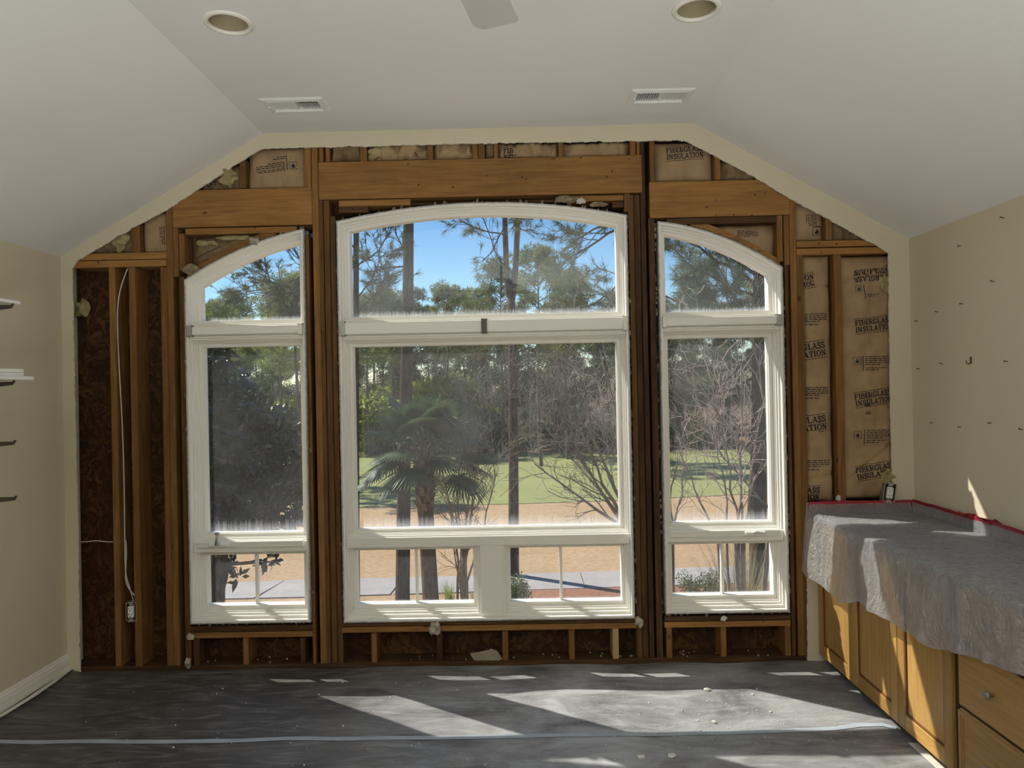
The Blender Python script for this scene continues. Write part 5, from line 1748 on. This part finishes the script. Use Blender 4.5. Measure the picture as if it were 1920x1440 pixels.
def near_pine(label, path_px, Y, r0, limbs, seed, forks=(), hi=9.0, mat='needle', tn=30, ln=.20, wd=.010, extra_top=True):
    """trunk through photographed points at distance Y; limbs: (start px, toward px, reach in depth, length factor, levels)"""
    pts = [at(u, v, Y) for u, v in path_px]
    b = pts[0].copy(); dirv = (pts[0]-pts[1]); b = pts[0] + dirv*((GZ-pts[0].z)/dirv.z); b.z = GZ-.05
    root = empty('pine_tree', (b.x, b.y, GZ)); tag(root, label, 'tree')
    allp = [b] + pts; H = pts[-1].z - GZ
    rad = [r0*1.12] + [r0*(1-.30*(p.z-GZ)/max(H, 1)) for p in pts]
    if extra_top:
        d = (pts[-1]-pts[-2]).normalized(); allp.append(pts[-1]+d*hi); rad.append(rad[-1]*.45)
    m = trunk_mb(allp, rad, 16, seed); m.obj('trunk', M['pine_bark'], root, True)
    for fk in forks:
        fp = [at(u, v, Y) for u, v in fk]; fr = [rad[1]*.62*(1-.1*i) for i in range(len(fp))]
        d = (fp[-1]-fp[-2]).normalized(); fp.append(fp[-1]+d*hi); fr.append(fr[-1]*.5)
        trunk_mb(fp, fr, 12, seed+1).obj('trunk', M['pine_bark'], root, True)
    S = Segs(); tips = []; R = random.Random(seed)
    for (u0, v0, u1, v1, dy, r, lev) in limbs:
        a = at(u0, v0, Y); c = at(u1, v1, Y + dy); d = c - a; L = d.length
        grow(S, a, d, L, r, lev, R, .62, .05, (5, 5, 5, 5), .13, 7, .005, tips, .5)
    if S.a:
        o = link_mesh('branches', S.mesh('branches', 5), M['pine_bark'], root); o['kind'] = 'stuff'
    if tips:
        o = link_mesh('needles', tri_mesh('needles', needle_tufts(tips, seed, tn, ln, wd)), M[mat], root); o['kind'] = 'stuff'
    return root
near_pine('thick straight pine trunk standing behind the palm', [(755, 1100), (758, 850), (762, 700), (765, 560), (766, 410)], 15.5, .162,
          [(766, 470, 718, 446, -.6, 0.021, 1), (765, 500, 700, 500, -.8, 0.024, 2), (767, 520, 785, 508, 0, 0.012, 0), (768, 548, 788, 543, 0, 0.009, 0)], 41)
near_pine('forked pine with two trunks right of the palm', [(963, 1060), (963, 850), (961, 650), (958, 560)], 19.5, .150,
          [(946, 440, 862, 418, -.5, 0.024, 2), (950, 500, 868, 445, -1.2, 0.021, 1), (946, 425, 880, 500, -.6, 0.021, 2), (968, 430, 1010, 440, -.4, 0.018, 1)], 42,
          forks=[[(958, 562), (950, 520), (946, 400)], [(960, 562), (967, 500), (971, 400)]], extra_top=False, hi=8)
near_pine('slim dark pine at the left edge of the middle window', [(667, 1000), (667, 700), (668, 430)], 15.0, .085,
          [(668, 500, 735, 440, -.5, 0.021, 2), (668, 560, 740, 500, -.8, 0.018, 2), (668, 590, 715, 545, .4, 0.018, 2), (668, 470, 640, 430, 0, 0.018, 1), (668, 600, 700, 575, .5, 0.018, 2)], 43)
near_pine('pine hidden behind the right post, its limbs reaching into the middle window', [(1212, 1000), (1212, 700), (1213, 380)], 16.0, .15,
          [(1213, 400, 1060, 400, -.6, 0.036, 3), (1213, 430, 1080, 475, -1.0, 0.036, 3), (1213, 480, 1100, 545, -.6, 0.030, 3), (1213, 380, 1040, 450, 1.2, 0.030, 2), (1213, 540, 1110, 585, .5, 0.024, 2),
           (1213, 500, 1290, 470, -.8, 0.030, 2), (1213, 540, 1300, 560, -.5, 0.030, 3)], 44, tn=20)
near_pine('pine with a thick dark trunk in the right window', [(1421, 1110), (1422, 900), (1424, 700), (1426, 480)], 13.0, .172,
          [(1425, 520, 1320, 462, -1.0, 0.036, 2), (1425, 540, 1245, 460, -.5, 0.033, 2), (1425, 560, 1290, 520, -.8, 0.030, 3), (1425, 610, 1270, 590, -.6, 0.030, 3), (1424, 660, 1290, 700, .8, 0.030, 3),
           (1424, 600, 1330, 560, 1.2, 0.030, 3), (1424, 700, 1320, 770, -.4, 0.027, 3), (1424, 640, 1370, 620, -.8, 0.024, 3), (1424, 560, 1480, 520, -.4, 0.030, 2), (1424, 690, 1480, 720, -.4, 0.030, 2)], 45, mat='dark_needle', tn=24, ln=.22, wd=.012)
near_pine('pine behind the left post, its limbs crossing the left window', [(607, 1000), (607, 700), (607, 430)], 16.0, .15,
          [(607, 560, 470, 500, -.6, 0.036, 3), (607, 500, 500, 520, .8, 0.030, 2), (607, 600, 530, 575, -.6, 0.030, 3), (607, 540, 545, 470, -.4, 0.030, 2)], 46, tn=18)

# ------------------------------------------------------------ palm
def palm(u, v_crown, Y, label):
    c = at(u, v_crown, Y); b = Vector((at(812, 1110, Y).x, Y, GZ))
    root = empty('palm_tree', b); tag(root, label, 'tree')
    mid = at(801, 1010, Y)
    top = c + Vector((0, 0, -.30))
    mb = trunk_mb([b, mid, at(797, 950, Y), top], [.165, .15, .15, .14], 14, 5); mb.obj('trunk', M['palm_bark'], root, True)
    R = random.Random(8)
    # leaf-base boots
    base = at(797, 965, Y)
    for k in range(46):
        f = k/46; a = k*2.399; z = base.z + (top.z+.12-base.z)*f
        ax = base.lerp(top, f); rr_ = .15 + .03*math.sin(f*PI)
        d = Vector((math.cos(a), math.sin(a), 0)); s = Vector((-d.y, d.x, 0))
        p = Vector((ax.x, ax.y, z)) + d*rr_*.8
        q = p + d*.09 + Vector((0, 0, .20 + R.uniform(-.03, .05)))
        mb = MB()
        mb.add([p - s*.055, p + s*.055, q + s*.03, q - s*.03, p - s*.05 - d*.05, p + s*.05 - d*.05, q + s*.028 - d*.02, q - s*.028 - d*.02],
               [(0, 1, 2, 3), (5, 4, 7, 6), (0, 4, 5, 1), (1, 5, 6, 2), (2, 6, 7, 3), (3, 7, 4, 0)])
        mb.obj('leaf_base', M['boot'], root)
    nf = 34
    for k in range(nf):
        f = k/nf; a = k*2.399963 + .3
        el = math.radians(82 - 92*f + R.uniform(-8, 8))       # young leaves stand, old ones droop
        d = Vector((math.cos(a)*math.cos(el), math.sin(a)*math.cos(el), math.sin(el)))
        pl = R.uniform(.62, .98)*(.75 if f < .25 else 1)
        h = Vector((0, 0, 1)); s = d.cross(h).normalized() if abs(d.z) < .98 else Vector((1, 0, 0)); n_ = s.cross(d)
        p0 = c + Vector((0, 0, -.05 - .25*f)) + d*.06
        p1 = p0 + d*pl*.5 + Vector((0, 0, -.02)); p2 = p0 + d*pl + Vector((0, 0, -.10*pl - .12*f))
        mb = MB(); mb.tube([p0, p1, p2], [.020, .014, .010], 5)
        Lf = R.uniform(.56, .70); nl_ = 38
        dd = (p2-p1).normalized()
        for i in range(nl_):
            t = -1 + 2*i/(nl_-1); ang = t*math.radians(112)
            e = (dd*math.cos(ang) + s*math.sin(ang) + n_*(.18*abs(t))).normalized()
            L = Lf*(1 - .28*abs(t)**1.5)*R.uniform(.92, 1.06)
            side = e.cross(n_).normalized()
            w = .021
            st = p2 + e*.01; prev = [st - side*.005, st + side*.005]
            vs = list(prev); g_ = 4
            for j in range(1, g_+1):
                ff = j/g_
                q = st + e*L*ff + Vector((0, 0, -.60*L*max(0, ff-.12)**1.6*(.6+.5*abs(t))))
                ww = w*(1-.15*ff) if j < g_ else .002
                if j <= 2: ww = w
                vs += [q - side*ww, q + side*ww]
            mb.add(vs, [(2*j, 2*j+1, 2*j+3, 2*j+2) for j in range(g_)])
        o = mb.obj('frond', M['palm'], root, False, fix=False)
palm(795, 835, 13.6, 'cabbage palm with drooping fan fronds in the middle window')

# ------------------------------------------------------------ magnolia in the left window
def magnolia():
    Y = 8.6
    b = at(398, 1150, Y); b = Vector((b.x, Y, GZ))
    root = empty('magnolia_tree', b); tag(root, 'dark glossy magnolia filling the left window', 'tree')
    S = Segs(); R = random.Random(61)
    k1 = at(404, 1110, Y); k2 = at(412, 1060, Y); k3 = at(415, 950, Y); k4 = at(410, 700, Y)
    prev = b; rs = [.13, .11, .10, .08, .05]
    for i, q in enumerate((k1, k2, k3, k4)):
        S.add(prev, q, rs[i], rs[i+1]); prev = q
    # outline of the crown: px centre and px radius
    lumps = [(392, 690, 36), (408, 660, 26), (428, 712, 34), (400, 770, 50), (450, 770, 44), (490, 790, 42), (420, 840, 60), (480, 850, 62), (530, 800, 34), (540, 850, 36),
             (400, 930, 56), (460, 930, 60), (520, 910, 46), (552, 905, 24), (430, 985, 40), (490, 965, 44), (540, 960, 26), (556, 968, 16), (390, 1010, 40), (380, 860, 60), (360, 760, 60), (350, 900, 70), (320, 830, 80), (330, 700, 60), (390, 1062, 26), (420, 1060, 20), (500, 1050, 10), (446, 1083, 9), (515, 1053, 7), (365, 1040, 40)]
    C = []; rad = []
    for u, v, r in lumps:
        for _ in range(2):
            yy = Y + R.uniform(-.45, .45); p = at(u, v, yy); C.append(tuple(p)); rad.append(r/F_PX*Y*R.uniform(.85, 1.05))
            m = k3.lerp(k4, R.random()); S.add(m if v < 1000 else k2, p, .02, .008)
    NR = np.random.default_rng(6)
    wgt = np.array(rad)**2; n = 11500
    idx = NR.choice(len(C), n, p=wgt/wgt.sum()); d = NR.normal(size=(n, 3)); d /= np.linalg.norm(d, axis=1, keepdims=True)
    P = np.array(C)[idx] + d*np.array(rad)[idx, None]*(NR.random((n, 1))**.28)
    Nn = d.copy(); Nn[:, 2] -= .25
    o = link_mesh('branches', S.mesh('branches', 6), M['pine_bark'], root)
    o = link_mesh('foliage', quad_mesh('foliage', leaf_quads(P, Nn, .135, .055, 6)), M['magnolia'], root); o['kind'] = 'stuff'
magnolia()

# ------------------------------------------------------------ bare crepe myrtles
def myrtle(label, Y, base_px, stems, seed, mat='twig', lev=3, minr=.0036, kids=(4, 4, 4, 4), spread=.55, tw=.21):
    b = at(base_px[0], base_px[1], Y); b = Vector((b.x, Y, GZ))
    root = empty('bare_tree', b); tag(root, label, 'tree')
    R = random.Random(seed)
    for (u0, v0, u1, v1, dy, r, lv) in stems:
        S = Segs(); T_ = Segs()
        a = at(u0, v0, Y); c = at(u1, v1, Y+dy)
        foot = Vector((b.x + (a.x-b.x)*.35 + R.uniform(-.05, .05), Y + R.uniform(-.06, .06), GZ))
        q = foot.lerp(a, .5) + Vector((R.uniform(-.04, .04), 0, 0))
        if a.z > GZ + .05:
            S.add(foot, q, r*1.15, r*1.08); S.add(q, a, r*1.08, r)
        d = c-a; L = d.length
        # main stem with wiggle, side branches on the upper part
        p = a; n = 7; rr_ = r; dd = d.normalized()
        for k in range(n):
            e = (dd + Vector((R.gauss(0, .10), R.gauss(0, .10), R.gauss(0, .05)))).normalized(); q = p + e*L/n; r1 = max(minr, rr_*.86)
            S.add(p, q, rr_, r1)
            for _ in range(1 if k < 2 else 2):
                if R.random() < .85 and lv > 0:
                    ax = e.orthogonal().normalized(); ax.rotate(Matrix.Rotation(R.uniform(0, 2*PI), 3, e))
                    grow(T_, q, (e + ax*R.uniform(.5, 1.0)).normalized(), L*R.uniform(tw, tw*1.9), r1*.55, lv-1, R, spread, .10, kids, .17, 5, minr, None, .6)
            p, rr_ = q, r1; dd = (dd*.75 + (c-p).normalized()*.25).normalized() if (c-p).length > .05 else dd
        link_mesh('stem', S.mesh('stem', 6), M['twig'], root)
        if T_.a:
            o = link_mesh('twigs', T_.mesh('twigs', 3), M[mat], root); o['kind'] = 'stuff'
myrtle('bare many-stemmed crepe myrtle just right of the palm', 14.2, (868, 1130),
       [(858, 1090, 826, 860, -.6, .028, 3), (864, 1090, 848, 790, .5, .030, 3), (868, 1090, 872, 720, .2, .032, 3), (872, 1090, 893, 770, -.5, .028, 3), (876, 1090, 925, 860, .3, .026, 3), (866, 1090, 838, 930, -.9, .02, 2), (874, 1090, 905, 800, -.9, .024, 3), (862, 1090, 866, 860, -1.2, .02, 2)], 71, tw=.15)
myrtle('bare crepe myrtle leaning in from the right edge of the middle window', 10.8, (1205, 1100),
       [(1165, 985, 1005, 868, -.5, .030, 2), (1162, 970, 1060, 800, .4, .030, 3), (1170, 950, 1090, 690, -.3, .034, 3), (1172, 960, 1130, 650, .6, .034, 3), (1178, 940, 1160, 640, -.6, .03, 3), (1168, 975, 1040, 740, -.9, .03, 3), (1165, 980, 1020, 800, .9, .026, 3)], 72)
myrtle('bare reddish crepe myrtle across the right window', 10.6, (1375, 1120),
       [(1345, 1000, 1275, 850, -.4, .020, 2), (1362, 1000, 1345, 800, .4, .020, 2), (1378, 1000, 1385, 800, -.5, .022, 2), (1385, 1000, 1335, 720, .3, .022, 3), (1392, 1000, 1400, 680, -.6, .022, 2), (1395, 1000, 1440, 720, .2, .022, 2), (1450, 900, 1270, 655, -.7, .022, 3), (1450, 960, 1300, 780, .5, .022, 2), (1455, 860, 1390, 560, .1, .022, 3)], 73, mat='red_twig', kids=(3, 3, 3, 3))
myrtle('small bare crepe myrtle at the left edge of the right window', 11.5, (1262, 1120),
       [(1262, 1010, 1268, 840, .2, .022, 2), (1258, 1010, 1290, 870, -.3, .02, 2), (1256, 1000, 1240, 850, .3, .02, 2)], 74)

# ------------------------------------------------------------ low planting near the house
def local_plant(name, parts, label, cat, u, v, Y, s=1):
    e = plant(name, parts, label, cat)
    p = at(u, v, Y); e.location = (p.x, Y, GZ); e.scale = (s, s, s); return e
local_plant('round_shrub', leaf_shrub(81, 1.0, .80, 2600, .055, .028, 'shrub', 14), 'round green shrub at the foot of the forked pine', 'shrub', 975, 1110, 16.6)
local_plant('flowering_shrub', leaf_shrub(82, 1.35, .72, 2400, .05, .026, 'shrub', 12), 'low green shrub with pinkish tips in the right window', 'shrub', 1312, 1110, 17.0)
def blades(seed, n, h, spread_):
    R = np.random.default_rng(seed); V = []
    for k in range(n):
        a = R.random()*2*PI; b = R.normal(size=2)*.06; sp = R.random()**.7*spread_; L = h*(.6+.5*R.random())
        d = np.array([math.cos(a), math.sin(a), 0]); s = np.array([-d[1], d[0], 0])*.006
        p = np.array([b[0], b[1], 0]); prev = None
        for j in range(5):
            f = j/4; q = p + d*sp*f**1.7 + np.array([0, 0, L*(f - .35*f*f*sp/h)])
            w = s*(1-f*.85)
            if prev is not None: V += [prev[0], prev[1], q + w, q - w]
            prev = (q - w, q + w)
    return np.array(V)
local_plant('ornamental_grass', [('blades', quad_mesh('blades', blades(83, 480, 2.75, 1.1)), 'straw', 'stuff')], 'arching ornamental grass below the thick trunk in the right window', 'grass', 1392, 1120, 12.4)
local_plant('yellow_grass', [('blades', quad_mesh('blades', blades(84, 160, .50, .35)), 'yellow_shrub', 'stuff')], 'yellow-green grass tuft between the palm and the crepe myrtle', 'grass', 842, 1120, 17.3)
local_plant('yellow_grass', [('blades', quad_mesh('blades', blades(85, 120, .42, .3)), 'yellow_shrub', 'stuff')], 'yellow-green grass tuft just left of the middle post', 'grass', 892, 1120, 17.2)
